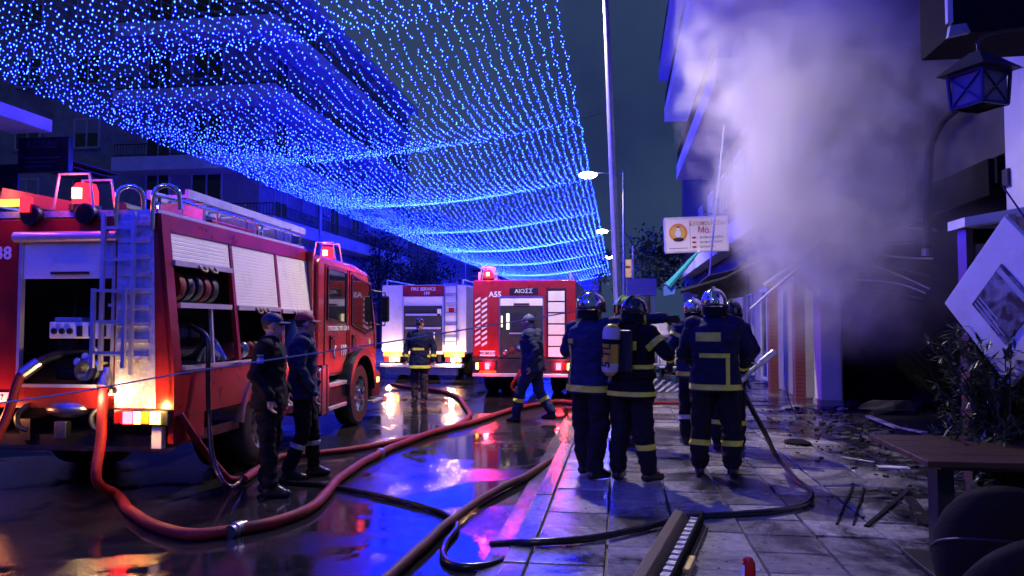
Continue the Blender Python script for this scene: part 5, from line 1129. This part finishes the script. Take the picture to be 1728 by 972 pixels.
hose('attack_hose','black hose from the nozzle sweeping over the paving towards the kerb', [pn,pn+Vector((.03,-.1,-.12)),gnd(1288,725,.45),gnd(1310,770,.15),gnd(1340,805,.035),gnd(1368,832,.03),gnd(1362,850,.03),gnd(1310,862,.03),gnd(1240,868,.03),gnd(1160,874,.03),gnd(1080,892,.03),gnd(1000,908,.03),gnd(920,914,.03),gnd(868,916,.01),gnd(830,918,-.04)], .027, hoseblack)
for i in range(4):
    z = .03+.055*i
    hose('flaked_hose', ['lowest','second','third','topmost'][i]+' red hose line in the stack flaked across the pavement', [gnd(955,690,z+.0),gnd(1000,686,z),gnd(1060,682,z),gnd(1120,680,z),gnd(1180,682,z),gnd(1240,690,z)], .03, hosered, n=4, ring=8, group='flaked hoses')
for i in range(2):
    c = gnd(985,690,.0); pts = [Vector((c.x+.35*math.cos(a)*(1-.1*i),c.y+.7*math.sin(a),.02+ROAD*(a < 3)+.03*i)) for a in np.linspace(0,5.2,10)]
    hose('loose_hose', ['thin red hose loop lying at the gutter behind the kerb firefighter','smaller red hose loop inside the other at the gutter'][i], pts, .018, hosered, n=3, ring=7)
pts = [Vector((-6.6,4.4,.78)), atY(0,680,4.9), atY(330,626,5.6), atY(650,578,6.5), atY(967,526,7.75)]
P = smooth_path(pts, 8)
tag(MB().tube(P, .0065, 5).build('barrier_cord', mat('cord_grey',(.38,.38,.40),.6)), 'thin grey cord stretched across the scene from the left edge to the kerb firefighter', 'cord')
pc = [atX(1322,500,3.3), gnd(1325,640,.6), gnd(1345,705,.02), gnd(1375,740,.012), gnd(1385,732,.012), gnd(1400,742,.012), gnd(1440,738,.012)]
tag(MB().tube(smooth_path(pc,6), .008, 5).build('hanging_cable', blackp), 'thin black cable dangling from the collapsed awning to the paving', 'cable')

# ------------------------------------------------------------------ shop sign with chicken shop lettering
p0, p1 = atY(1123,371,19), atY(1228,420,19); sw_, sh_ = p1.x-p0.x, .80; zc = (p0.z+p1.z)/2
SG = MB().box(-sw_/2,sw_/2,0,.16,-sh_/2,sh_/2).build('shop_sign', mat('sign_cream',(.90,.84,.68),.45,var=.04), bev=.012); SG.location = (p0.x+sw_/2,19,zc); SG.rotation_euler = (0,R(-2),R(4))
tag(SG, 'cream grill shop sign with round orange emblem sticking out from the facade', 'sign')
fr = MB(); t = .035
fr.box(-sw_/2-.02,sw_/2+.02,-.015,.17,sh_/2,sh_/2+t); fr.box(-sw_/2-.02,sw_/2+.02,-.015,.17,-sh_/2-t,-sh_/2); fr.box(-sw_/2-.03,-sw_/2,-.015,.17,-sh_/2,sh_/2); fr.box(sw_/2,sw_/2+.03,-.015,.17,-sh_/2,sh_/2); fr.build('frame', plaster, SG)
org = mat('sign_orange',(.80,.30,.03),.5); yel = mat('sign_yellow',(.85,.55,.08),.5); gold = mat('sign_gold',(.55,.40,.12),.5); redl = mat('sign_red',(.50,.05,.03),.5); grey = mat('sign_grey',(.25,.22,.2),.5)
RX = Matrix.Rotation(R(90),4,'X')
ec = Vector((-sw_/2+.30,0,.06))
em = MB().lathe([(.001,.008),(.22,.008),(.22,0)],32,Matrix.Translation(ec) @ RX).build('emblem', org, SG); MB().lathe([(.001,.012),(.17,.012),(.17,.008)],32,Matrix.Translation(ec) @ RX).build('emblem_disc', yel, em)
MB().ell(ec+Vector((-.005,-.013,-.03)),(.07,.006,.09),14,8).build('emblem_body', whitel, em); MB().ell(ec+Vector((.0,-.016,.075)),(.04,.006,.045),12,8).build('emblem_head', whitel, em); MB().ell(ec+Vector((.0,-.016,.135)),(.05,.005,.025),12,6).build('emblem_comb', redl, em); MB().ell(ec+Vector((.0,-.02,-.17)),(.13,.006,.05),14,6).build('emblem_banner', brown, em)
MB().box(-sw_/2+.58,-sw_/2+.588,-.006,-.001,-sh_/2+.05,sh_/2-.05).build('divider', grey, SG); MB().box(-sw_/2+.06,-sw_/2+.52,-.006,-.001,-.335,-.32).build('text_line', grey, SG)
text('lettering','Κοτοπουλάδικο',.165,gold,SG,faceM((.30,-.004,.265),(1,0,0)),bold=.002,sx=.78); text('script_lettering','Μάζα',.19,redl,SG,faceM((.28,-.004,.08),(1,0,0)) @ Matrix.Shear('XY',4,(.25,0)))
for i in range(3):
    z = -.08-.115*i; MB().ell((-.06,-.004,z),(.055,.005,.028),12,6).build('bullet', redl, SG)
    text('small_lettering',['Κοτόπουλο σούβλας','Κοτόπουλο σχάρας','Κοντοσούβλι'][i],.08,grey,SG,faceM((.08,-.004,z),(1,0,0)),align='LEFT',sx=.72)
MB().bar((sw_/2-.5,.08,sh_/2+.1),(3.5-SG.location.x,.08,sh_/2+.1),.03,.03).build('bracket', steel, SG); MB().bar((sw_/2-.4,.08,sh_/2),(sw_/2-.4,.08,sh_/2+.1),.03,.03).build('bracket', steel, SG)
# awning wreckage
def rod(name, label, cat, pts, r, m, group=None): return tag(MB().tube(pts, r, 8).build(name, m), label, cat, group)
rod('awning_pole','pale upright pole standing in front of the grill shop sign','pole',[atY(1194,500,14.5),atY(1200,430,14.5),atY(1222,212,14.5)],.016,steel)
CA = empty('collapsed_awning','collapsed awning frame with arms jutting out of the smoke','awning',(0,0,0))
for pts_, r_, m_ in (([atY(1148,492,13.0),atY(1225,470,13.0),atY(1310,425,13.2),atY(1420,395,13.5)],.035,darkm),([atY(1290,482,12.2),atY(1352,440,12.2),atY(1460,335,12.4)],.04,alu),([atY(1266,522,11.6),atY(1300,492,11.6),atY(1345,455,11.6)],.018,alu)): MB().tube(pts_, r_, 8).build('arm', m_, CA)
cl = []
for a_ in range(9):
    for b_ in range(7):
        p = atY(1150,488,13.2).lerp(atY(1330,412,13.4), a_/8); q = Vector((3.45,15.6,p.z+.55)); w_ = p.lerp(q, b_/6); w_.z -= .35*math.sin(math.pi*b_/6)+.05*math.sin(a_*2.1+b_); cl.append(w_)
sh_a = MB().add(cl,[(a_*7+b_,a_*7+b_+1,(a_+1)*7+b_+1,(a_+1)*7+b_) for a_ in range(8) for b_ in range(6)]).build('darkening_sheet', mat('darkening_cloth',(.03,.028,.035),.8,dirt=(.01,.01,.01),dscale=2), CA, smooth=True)  # dark sheet added to darken the ground floor behind it
sh_a.modifiers.new('s','SOLIDIFY').thickness = .012
rr_ = random.Random(3)
for k in range(9):
    x0 = rr_.uniform(1250,1500); p = atY(x0, rr_.uniform(380,440), 13+rr_.uniform(-.6,.6)); q = p+Vector((rr_.uniform(-.5,.5),rr_.uniform(-.2,.2),-rr_.uniform(.5,1.4)))
    MB().tube(smooth_path([p,p.lerp(q,.5)+Vector((rr_.uniform(-.12,.12),0,-.1)),q],5),.009,5).build('dangling_cable', blackp, CA)
U = empty('folded_parasol','folded turquoise and white parasol leaning below the grill shop sign','parasol',(0,0,0))
a, b = atY(1128,482,16.5), atY(1178,425,16.5)
dv = b-a; u_, v_ = frame_of(dv)
for k, (m_, off) in enumerate(((mat('turquoise_cloth',(.03,.40,.38),.7),.05),(white_p,-.06))):
    MB().tube([a+u_*off-dv*.02,a+u_*off+dv*.3,a+u_*off+dv*.8,b+u_*off],[.085,.06,.045,.02],8).build('cloth', m_, U)
MB().tube([a-dv*.05,b+dv*.04],.018,8).build('pole', alu, U)
MB().hexa([a+Vector((-.10,-.05,-.22)),a+Vector((.12,-.05,-.18)),a+Vector((.12,.05,-.18)),a+Vector((-.10,.05,-.22))],[a+Vector((-.1,-.05,-.02)),a+Vector((.16,-.05,.06)),a+Vector((.16,.05,.06)),a+Vector((-.1,.05,-.02))]).build('valance', mat('blue_cloth_light',(.08,.2,.5),.7), U)
R3 = MB().prism([(3.9,3.6),(3.9,3.75),(2.55,4.3),(2.5,4.2)],14.9,18.3,'y').build('tiled_awning', mat('terracotta',(.32,.08,.05),.7,bump=.3)); tag(R3,'small terracotta awning roof above the grill shop sign','awning')
# white notice, leaning scraps
for (x, y, Y, w, h, rot, lab) in ((1210,485,15,.5,.35,.5,'torn white cloth scrap hanging under the awning arm'),(1112,552,17,.45,.45,0,'white notice sheet standing among the cafe furniture')):
    c = atY(x, y, Y); n_ = 6; vs = [(c.x+w*(i/n_-.5), Y+.06*math.sin(i*1.7+k), c.z+h*(k/n_-.5)+rot*w*(i/n_-.5)) for k in range(n_+1) for i in range(n_+1)]
    o = MB().add(vs,[(k*(n_+1)+i,k*(n_+1)+i+1,(k+1)*(n_+1)+i+1,(k+1)*(n_+1)+i) for k in range(n_) for i in range(n_)]).build('cloth_scrap' if rot else 'notice_sheet', plaster, smooth=True); tag(o, lab, 'scrap' if rot else 'notice')
    sd = o.modifiers.new('s','SOLIDIFY'); sd.thickness = .006

# ------------------------------------------------------------------ cafe terrace at the right edge
def table():
    T = empty('cafe_table','brown wooden cafe table at the right edge of the pavement','table',(2.42,5.25,0))
    for i in range(4): MB().box(-.66,.9,-.50+.27*i,-.50+.27*i+.262,.715,.75).build('plank', brown, T, bev=.004)
    MB().box(-.56,.8,-.42,.50,.685,.713).build('apron', brown, T, bev=.004)
    MB().box(-.45,-.35,-.08,.08,.03,.683).build('leg', darkm, T, bev=.005); MB().box(.6,.7,-.08,.08,.03,.683).build('leg', darkm, T, bev=.005)
    MB().box(-.55,-.25,-.3,.3,.003,.028).build('foot', darkm, T, bev=.005); MB().box(.5,.8,-.3,.3,.003,.028).build('foot', darkm, T, bev=.005)
table()
def chair(loc, rz, label):
    Ch = empty('cafe_chair', label, 'chair', loc, rz, 'dark tub chairs at the cafe table')
    m_ = MATS['chair_cloth']; n = 20; prof = []
    b = MB(); vs = []
    for k, (z, r_) in enumerate(((.36,.25),(.45,.27),(.6,.285),(.75,.28),(.84,.255),(.875,.22))):
        for i in range(n+1):
            a = math.pi*(1.0+1.0*i/n); lift = (.5+.5*abs(math.sin(a))**.7)
            zz = .36+(z-.36)*lift; vs.append((r_*math.cos(a), r_*math.sin(a)*1.0, zz))
    b.add(vs,[(k*(n+1)+i,k*(n+1)+i+1,(k+1)*(n+1)+i+1,(k+1)*(n+1)+i) for k in range(5) for i in range(n)])
    o = b.build('backrest', m_, Ch, smooth=True); sd = o.modifiers.new('s','SOLIDIFY'); sd.thickness = .045; sd.offset = -1
    MB().tube([(.283*math.cos(a),.283*math.sin(a),.36+.30*(.5+.5*abs(math.sin(a))**.7)) for a in np.linspace(math.pi,2*math.pi,24)],.006,6).build('piping', darkm, o)
    MB().lathe([(.001,.36),(.24,.36),(.26,.39),(.26,.44),(.23,.475),(.001,.48)],24).build('seat', m_, Ch, smooth=True)
    for sx in (-1,1):
        for sy in (-1,1): MB().tube([(sx*.15,sy*.15,.36),(sx*.21,sy*.21,.003)],[.02,.013],8).build('leg', darkm, Ch)
    return Ch
mat('chair_cloth',(.009,.006,.0055),.85,spec=.12,bump=.3,bscale=90)
c1 = gnd(1705,826,.875); chair((c1.x+.10,c1.y+.28,0), R(-20), 'dark tub chair tucked under the cafe table, the rear of the two'); c2 = gnd(1765,905,.875); chair((c2.x+.05,c2.y+.27,0), R(10), 'dark tub chair in the lower corner, the front of the two')
# diamond notice board on white pillar, with wooden menu box behind
D = empty('diamond_board','white diamond-shaped board with a dark square picture, hung before the menu box','notice board',(0,0,0))
dc = atY(1703,508,5.6); yaw = R(-72); DM = Matrix.Translation(dc) @ Matrix.Rotation(yaw,4,'Z') @ Matrix.Rotation(R(45),4,'Y'); a = .41
MB().box(-a,a,-.02,.02,-a,a,DM).build('panel', plaster, D, bev=.006)
pm = bpy.data.materials.new('picture_print'); pm.use_nodes = True; n_ = pm.node_tree; b_ = n_.nodes['Principled BSDF']; tc_ = n_.nodes.new('ShaderNodeTexCoord'); vn = n_.nodes.new('ShaderNodeTexNoise'); vn.inputs['Scale'].default_value = 7; vn.inputs['Detail'].default_value = 3; vn.inputs['Distortion'].default_value = 1.2
rp = n_.nodes.new('ShaderNodeValToRGB'); rp.color_ramp.elements[0].color = (.01,.012,.02,1); rp.color_ramp.elements[1].color = (.20,.23,.30,1); rp.color_ramp.elements[0].position = .42; rp.color_ramp.elements[1].position = .68
n_.links.new(tc_.outputs['Object'],vn.inputs['Vector']); n_.links.new(vn.outputs['Fac'],rp.inputs[0]); n_.links.new(rp.outputs[0],b_.inputs['Base Color']); b_.inputs['Roughness'].default_value = .35
pk = MB().box(-.20,.20,-.03,-.021,-.22,.16,DM).build('picture', pm, D); MB().box(-.19,.19,-.034,-.031,.10,.14,DM).build('title_bar', mat('print_pale',(.3,.34,.42),.5), pk)
for i in range(3): MB().box(-.18,.12-.04*i,-.034,-.031,-.20+.03*i,-.19+.03*i,DM).build('text_line', MATS['print_pale'], pk)
MB().box(.02,.16,-.034,-.031,-.18,-.17,DM).build('text_line', MATS['print_pale'], pk)
MB().tube([DM @ Vector((a-.03,0,a-.03)), dc+Vector((0,.05,.80))],.006,6).build('hanger', darkm, D)
wp = MB().box(-.25,.25,-.1,.1,0,1.15).build('white_pillar', plaster, bev=.01); wp.location = (2.98,6.15,0); wp.rotation_euler = (0,0,yaw); tag(wp,'low white pillar below the diamond board behind the shrub','pillar')
MB().box(-.28,.28,-.13,.13,1.152,1.2).build('cap', concrete, wp)
q = atY(1620,385,6.3); X0, Z1 = q.x, q.z
mb = empty('menu_box','dark wooden menu box with pale slanted lid behind the diamond board','menu box',(0,0,0))
MB().box(X0,X0+.05,6.2,6.35,.4,Z1-.01).build('side_post', brown, mb); MB().box(X0+.75,X0+.8,6.2,6.35,.003,Z1+.1).build('side_post', brown, mb); MB().box(X0+.02,X0+.78,6.36,6.38,.4,Z1).build('back_panel', soot, mb); MB().box(X0+.12,X0+.32,6.33,6.355,Z1-.75,Z1-.12).build('menu_sheet', mat('menu_paper',(.10,.10,.13),.6), mb)
MB().hexa([(X0-.04,6.12,Z1-.01),(X0+.85,6.12,Z1+.13),(X0+.85,6.42,Z1+.13),(X0-.04,6.42,Z1-.01)],[(X0-.04,6.12,Z1+.06),(X0+.85,6.12,Z1+.21),(X0+.85,6.42,Z1+.21),(X0-.04,6.42,Z1+.06)]).build('lid', plaster, mb)
MB().box(X0+.0,X0+.8,6.2,6.35,.35,.398).build('bottom_rail', brown, mb); MB().box(X0+.003,X0+.048,6.22,6.33,.003,.348).build('leg', brown, mb)
for i in range(3):
    q = atY(1704+14*i,362+4*i,6.0); o = MB().tube(smooth_path([(q.x,6.0,.003),(q.x,6.0,q.z*.6),(q.x+.01,6.0,q.z)],4),.03,10).build('bamboo_post', mat('bamboo',(.42,.30,.17),.6) if 'bamboo' not in MATS else MATS['bamboo'], smooth=True); tag(o,['first','second','third'][i]+' beige bamboo post from the menu box at the right edge','post','bamboo posts')
# shrub in a pot
def shrub():
    c = gnd(1668,735,.0); c = Vector((2.66,5.75,0)); Sh = empty('potted_shrub','leafy dark shrub in a pot in front of the white pillar','plant',c)
    MB().lathe([(.001,.003),(.17,.003),(.23,.38),(.25,.38),(.25,.42),(.20,.42),(.19,.36),(.001,.36)],24).build('pot', darkm, Sh, smooth=True)
    st = MB(); f = MB(); rng = random.Random(5)
    for i in range(80):
        a = rng.uniform(0,6.28); rad = rng.uniform(.08,.52); h_ = rng.uniform(.8,1.72)-.5*rad; tip = Vector((rad*math.cos(a),rad*math.sin(a),h_)); P = smooth_path([(0.04*math.cos(a),.04*math.sin(a),.36),(tip.x*.4,tip.y*.4,.36+(h_-.36)*.6),tip],6); st.tube(P,[.009*(1-.7*k/len(P)) for k in range(len(P))],5)
        for k in range(3,len(P)):
            for q in range(5):
                d = Vector((rng.gauss(0,1),rng.gauss(0,1),rng.gauss(.35,.6))).normalized(); u, v = frame_of(d); p = P[k]+Vector((rng.gauss(0,.02),)*3); L_ = rng.uniform(.07,.13); w = L_*.13
                f.add([p,p+d*L_*.45+u*w+v*.005,p+d*L_,p+d*L_*.45-u*w+v*.005],[(0,1,2,3)])
    st.build('stems', bark, Sh); f.build('foliage', leafm, Sh)
shrub()
# foreground: long case with ribbed strip, red reflector post
def case():
    a, b = gnd(1113,985,.0), gnd(1165,884,.0); d = (b-a); L_ = d.length; rz = math.atan2(d.y,d.x)
    K = empty('ribbed_case','long open case with a silver ribbed strip lying on the near paving','case',(a.x,a.y,0),rz); K.scale = (1,.62,.6)
    leather = mat('worn_leather',(.10,.075,.05),.6,bump=.3,bscale=50)
    MB().prism([(-.02,.0),(-.02,.10),(.06,.20),(.16,.22),(.165,.20),(.10,.17),(.04,.004)],-.4,L_*.92,'x').build('padded_side', leather, K, bev=.012)
    MB().prism([(-.16,.0),(-.17,.17),(-.15,.19),(-.13,.17),(-.12,.003)],-.4,L_,'x').build('side_board', soot, K, bev=.008)
    MB().box(-.4,L_*.98,-.118,-.022,.0,.10).build('tray', blackp, K)
    for i in range(30): MB().box(-.38+(L_+.3)*i/30,-.38+(L_+.3)*i/30+.03,-.115,-.024,.102,.125+.012*(i%2)).build('rib', alu, K, bev=.004)
    MB().bar((-.3,-.21,.03),(L_*.9,-.20,.03),.05,.05).build('strap', leather, K)
    MB().box(L_*.1,L_*.3,-.26,-.18,.003,.10).build('clasp', mat('brass',(.5,.4,.2),.45,metal=.6), K, bev=.01)
case()
c = atY(1263,965,2.3)
rp_ = MB().lathe([(.0185,-.78),(.0185,-.12),(.0205,-.10),(.0205,-.0),(.019,.025),(.012,.04),(.001,.043)],18).build('reflector_post', lens_red, smooth=True); rp_.location = (c.x,c.y,c.z); tag(rp_,'slim post with rounded red reflector cap at the bottom edge','post')
MB().lathe([(.0208,-.1),(.0208,.0),(.0195,.022)],8,Matrix.Rotation(R(95),4,'Z'),arc=math.pi*.75).build('white_reflector', whitel, rp_, smooth=True); MB().cyl((0,0,-c.z+.003),(0,0,-.78),.03,14).build('stem', darkm, rp_)

# ------------------------------------------------------------------ debris
rng = random.Random(11)
def chunk(name, label, c, size, m, cat='debris', group=None, rot=None):
    n = MB(); n.ell((0,0,0),(size[0]/2,size[1]/2,size[2]/2),9,6)
    for i, v in enumerate(n.v):
        k = 1+.5*mnoise.noise(Vector(v)*9+Vector(c)*3); n.v[i] = (v[0]*k, v[1]*k, v[2]*k)
    o = n.build(name, m); o.location = (c[0],c[1],c[2]+size[2]*.3); o.rotation_euler = rot or (0,0,rng.uniform(0,6.28)); return tag(o, label, cat, group)
white_b = mat('charred_white',(.45,.45,.48),.5,var=.4,scale=6,dirt=(.03,.03,.03),dscale=4,dpos=(.45,.7))
ashm = mat('ash', (.022,.021,.022), .8, var=.5, scale=10, bump=.4, bscale=30, dirt=(.015,.014,.014), dscale=7)
rub = MB()
for k in range(900):   # fine rubble too small to pick apart
    x = rng.uniform(1.6,4.6); y = rng.uniform(6.2,14.5)
    dens = math.exp(-((x-3.4)/1.1)**2)
    if rng.random() > dens: continue
    s = rng.uniform(.008,.034)*(.6+.8*dens); M = Matrix.Translation((x,y,s*.35)) @ Matrix.Rotation(rng.uniform(0,6.28),4,'Z') @ Matrix.Rotation(rng.uniform(-.6,.6),4,'X')
    rub.box(-s,s,-s*rng.uniform(.3,.9),s*.5,-s*.3,s*rng.uniform(.1,.4),M)
ro = rub.build('rubble', ashm); tag(ro,'scattered black rubble and ash on the paving before the burnt shop','rubble',kind='stuff')
for (x, y, sx, sy, sz, m_, lab) in ((1347,748,.55,.30,.05,soot,'flat charred sheet on the paving near the attack hose'),(1500,700,.9,.3,.30,ashm,'mound of ash just inside the burnt shop'),(1440,690,.6,.35,.2,soot,'black heap beside the white pilaster'),(1560,690,.8,.4,.35,ashm,'dark heap of debris behind the shrub'),(1420,692,.2,.12,.06,white_b,'small pale chunk by the foot of the white pilaster')):
    g = gnd(x, y); chunk('charred_heap', lab, (g.x,g.y,0), (sx,sy,sz), m_)
for (xa, ya, xb, yb, za, zb, w, t, m_, lab) in ((1465,702,1515,722,.12,.03,.10,.02,white_b,'pale blue-lit board lying on the rubble heap'),(1520,722,1560,730,.03,.06,.08,.02,white_b,'short pale strip beside the cafe table'),(1480,787,1535,790,.01,.01,.14,.012,white_b,'white strip lying on the wet paving by the table'),(1420,771,1475,780,.008,.008,.05,.01,alu,'shiny thin metal strip on the wet paving'),(1412,885,1440,818,.008,.012,.018,.010,soot,'thin burnt lath pointing up the paving'),(1440,886,1458,822,.008,.012,.016,.010,soot,'second thin burnt lath beside the first'),(1462,888,1535,825,.010,.016,.035,.012,soot,'wide burnt lath slanting across the paving'),(1570,886,1532,838,.008,.012,.09,.008,soot,'dark charred plank near the tub chairs'),(1500,655,1570,668,.25,.10,.12,.03,soot,'charred beam in the mouth of the burnt shop')):
    a, b = gnd(xa, ya, za), gnd(xb, yb, zb); tag(MB().bar(a, b, w, t).build('burnt_board', m_), lab, 'board', 'burnt boards on the paving')
# wreckage beyond the firefighters
g = gnd(1105,662)
FA = empty('fallen_awning','heap of white slats from a fallen awning beyond the flaked hoses','awning',g)
for k in range(7): MB().bar((-.6+.17*k,-.3+.05*k,.02),(-.25+.16*k,.5,.32-.03*k),.07,.012).build('slat', white_b, FA)
g = gnd(1100,648); tag(MB().bar(g+Vector((-.7,0,.45)),g+Vector((1.2,.3,.15)),.28,.06).build('burnt_board', soot),'wide black charred board on top of the fallen awning heap','board'); tag(MB().bar(g+Vector((.1,.1,.32)),g+Vector((1.1,-.1,.62)),.16,.06).build('burnt_board', soot),'black board pointing up from the fallen awning heap','board')
def bistro(loc, rz, label):
    B2 = empty('bistro_chair', label, 'chair', loc, rz, 'light chairs on the far pavement')
    MB().box(-.22,.22,-.22,.22,.43,.46).build('seat', plaster, B2, bev=.01); 
    for k in range(3): MB().box(-.2,.2,.2,.225,.6+.1*k,.66+.1*k).build('slat', plaster, B2)
    for sx in (-1,1):
        MB().bar((sx*.2,.21,.003),(sx*.2,.24,.9),.025,.025).build('leg', darkm, B2); MB().bar((sx*.2,-.2,.003),(sx*.2,-.2,.43),.025,.025).build('leg', darkm, B2)
for k, (x, y, Y) in enumerate(((1128,600,19.5),(1105,600,20.6),(1142,600,22))):
    q = atY(x,y,Y); bistro((q.x,Y,0), R(40*k), ['pale chair just left of the half-hidden firefighter','pale chair farther back beyond the kerb pair','third pale chair, farthest along the pavement'][k])
q = atY(1118,600,21.5); TB = empty('bistro_table','white covered table on the far pavement between the two firefighter groups','table',(q.x,21.5,0)); MB().box(-.6,.6,-.4,.4,.72,.76).build('top', plaster, TB, bev=.01); MB().box(-.58,.58,-.38,.38,.35,.718).build('cloth', plaster, TB, bev=.02); MB().box(-.05,.05,-.05,.05,.003,.348).build('leg', darkm, TB)

# ------------------------------------------------------------------ smoke from the burnt shop
def smoke():
    o = MB().box(.9,5.6,8.9,17.0,.25,13.5).build('smoke', None) if False else None
    b = MB().box(.9,5.4,8.75,14.6,.45,10.5)
    m = bpy.data.materials.new('smoke_volume'); m.use_nodes = True; n = m.node_tree; n.nodes.clear(); L = n.links.new
    out = n.nodes.new('ShaderNodeOutputMaterial'); pv = n.nodes.new('ShaderNodeVolumePrincipled'); g = n.nodes.new('ShaderNodeNewGeometry'); sp = n.nodes.new('ShaderNodeSeparateXYZ'); L(g.outputs['Position'], sp.inputs[0])
    def mth(op, a, b_=None, c=None):
        q = n.nodes.new('ShaderNodeMath'); q.operation = op
        for i, v in enumerate((a,b_,c)):
            if v is None: continue
            if isinstance(v,(int,float)): q.inputs[i].default_value = v
            else: L(v, q.inputs[i])
        return q.outputs[0]
    x, y, z = sp.outputs
    r = mth('MULTIPLY_ADD', z, .17, .86)
    cx = mth('MULTIPLY_ADD', mth('POWER', 2.718, mth('MULTIPLY', z, -.75)), .35, 2.82)
    cyy = mth('MULTIPLY_ADD', z, .10, 11.2)
    dx = mth('DIVIDE', mth('SUBTRACT', x, cx), r); dy = mth('DIVIDE', mth('SUBTRACT', y, cyy), mth('MULTIPLY', r, 1.6))
    d = mth('SQRT', mth('ADD', mth('MULTIPLY', dx, dx), mth('MULTIPLY', dy, dy)))
    t1 = n.nodes.new('ShaderNodeTexNoise'); t1.inputs['Scale'].default_value = .85; t1.inputs['Detail'].default_value = 2; t1.inputs['Roughness'].default_value = .6; t1.inputs['Distortion'].default_value = .5; L(g.outputs['Position'], t1.inputs['Vector'])
    t2 = n.nodes.new('ShaderNodeTexNoise'); t2.inputs['Scale'].default_value = 2.6; t2.inputs['Detail'].default_value = 2; t2.inputs['Roughness'].default_value = .6; L(g.outputs['Position'], t2.inputs['Vector'])
    e = mth('ADD', mth('ADD', mth('SUBTRACT', 1.05, d), mth('MULTIPLY', mth('SUBTRACT', t1.outputs['Fac'], .5), 1.7)), mth('MULTIPLY', mth('SUBTRACT', t2.outputs['Fac'], .5), .8))
    mr = n.nodes.new('ShaderNodeMapRange'); mr.interpolation_type = 'SMOOTHSTEP'; L(e, mr.inputs['Value']); mr.inputs['From Min'].default_value = -.05; mr.inputs['From Max'].default_value = .75
    zf = n.nodes.new('ShaderNodeMapRange'); zf.interpolation_type = 'SMOOTHSTEP'; L(z, zf.inputs['Value']); zf.inputs['From Min'].default_value = .9; zf.inputs['From Max'].default_value = 3.2
    zt_ = n.nodes.new('ShaderNodeMapRange'); L(z, zt_.inputs['Value']); zt_.inputs['From Min'].default_value = 7.5; zt_.inputs['From Max'].default_value = 10.5; zt_.inputs['To Min'].default_value = 1; zt_.inputs['To Max'].default_value = 0
    bil = n.nodes.new('ShaderNodeMapRange'); bil.interpolation_type = 'SMOOTHSTEP'; t3 = n.nodes.new('ShaderNodeTexNoise'); t3.inputs['Scale'].default_value = 1.5; t3.inputs['Detail'].default_value = 4; t3.inputs['Roughness'].default_value = .65; t3.inputs['Distortion'].default_value = .9; L(g.outputs['Position'], t3.inputs['Vector'])
    L(t3.outputs['Fac'], bil.inputs['Value']); bil.inputs['From Min'].default_value = .36; bil.inputs['From Max'].default_value = .66; bil.inputs['To Min'].default_value = .25; bil.inputs['To Max'].default_value = 1.7
    den = mth('MULTIPLY', mth('MULTIPLY', mr.outputs[0], mth('MULTIPLY', zf.outputs[0], mth('MULTIPLY', zt_.outputs[0], bil.outputs[0]))), 1.45)
    vl = n.nodes.new('ShaderNodeMapRange'); vl.interpolation_type = 'SMOOTHSTEP'; L(mth('SUBTRACT', 2.3, d), vl.inputs['Value']); vl.inputs['From Max'].default_value = 1.6; vl.inputs['To Max'].default_value = .16; xr = n.nodes.new('ShaderNodeMapRange'); xr.interpolation_type = 'SMOOTHSTEP'; L(x, xr.inputs['Value']); xr.inputs['From Min'].default_value = 2.4; xr.inputs['From Max'].default_value = 3.4
    den = mth('ADD', den, mth('MULTIPLY', mth('MULTIPLY', vl.outputs[0], xr.outputs[0]), mth('MULTIPLY', bil.outputs[0], mth('MULTIPLY', zf.outputs[0], zt_.outputs[0]))))
    L(den, pv.inputs['Density']); pv.inputs['Color'].default_value = (.93,.91,.94,1); pv.inputs['Anisotropy'].default_value = .1
    L(pv.outputs[0], out.inputs['Volume'])
    o = b.build('smoke', m); tag(o,'pale lilac smoke column billowing out of the burnt shop','smoke',kind='stuff')
smoke()
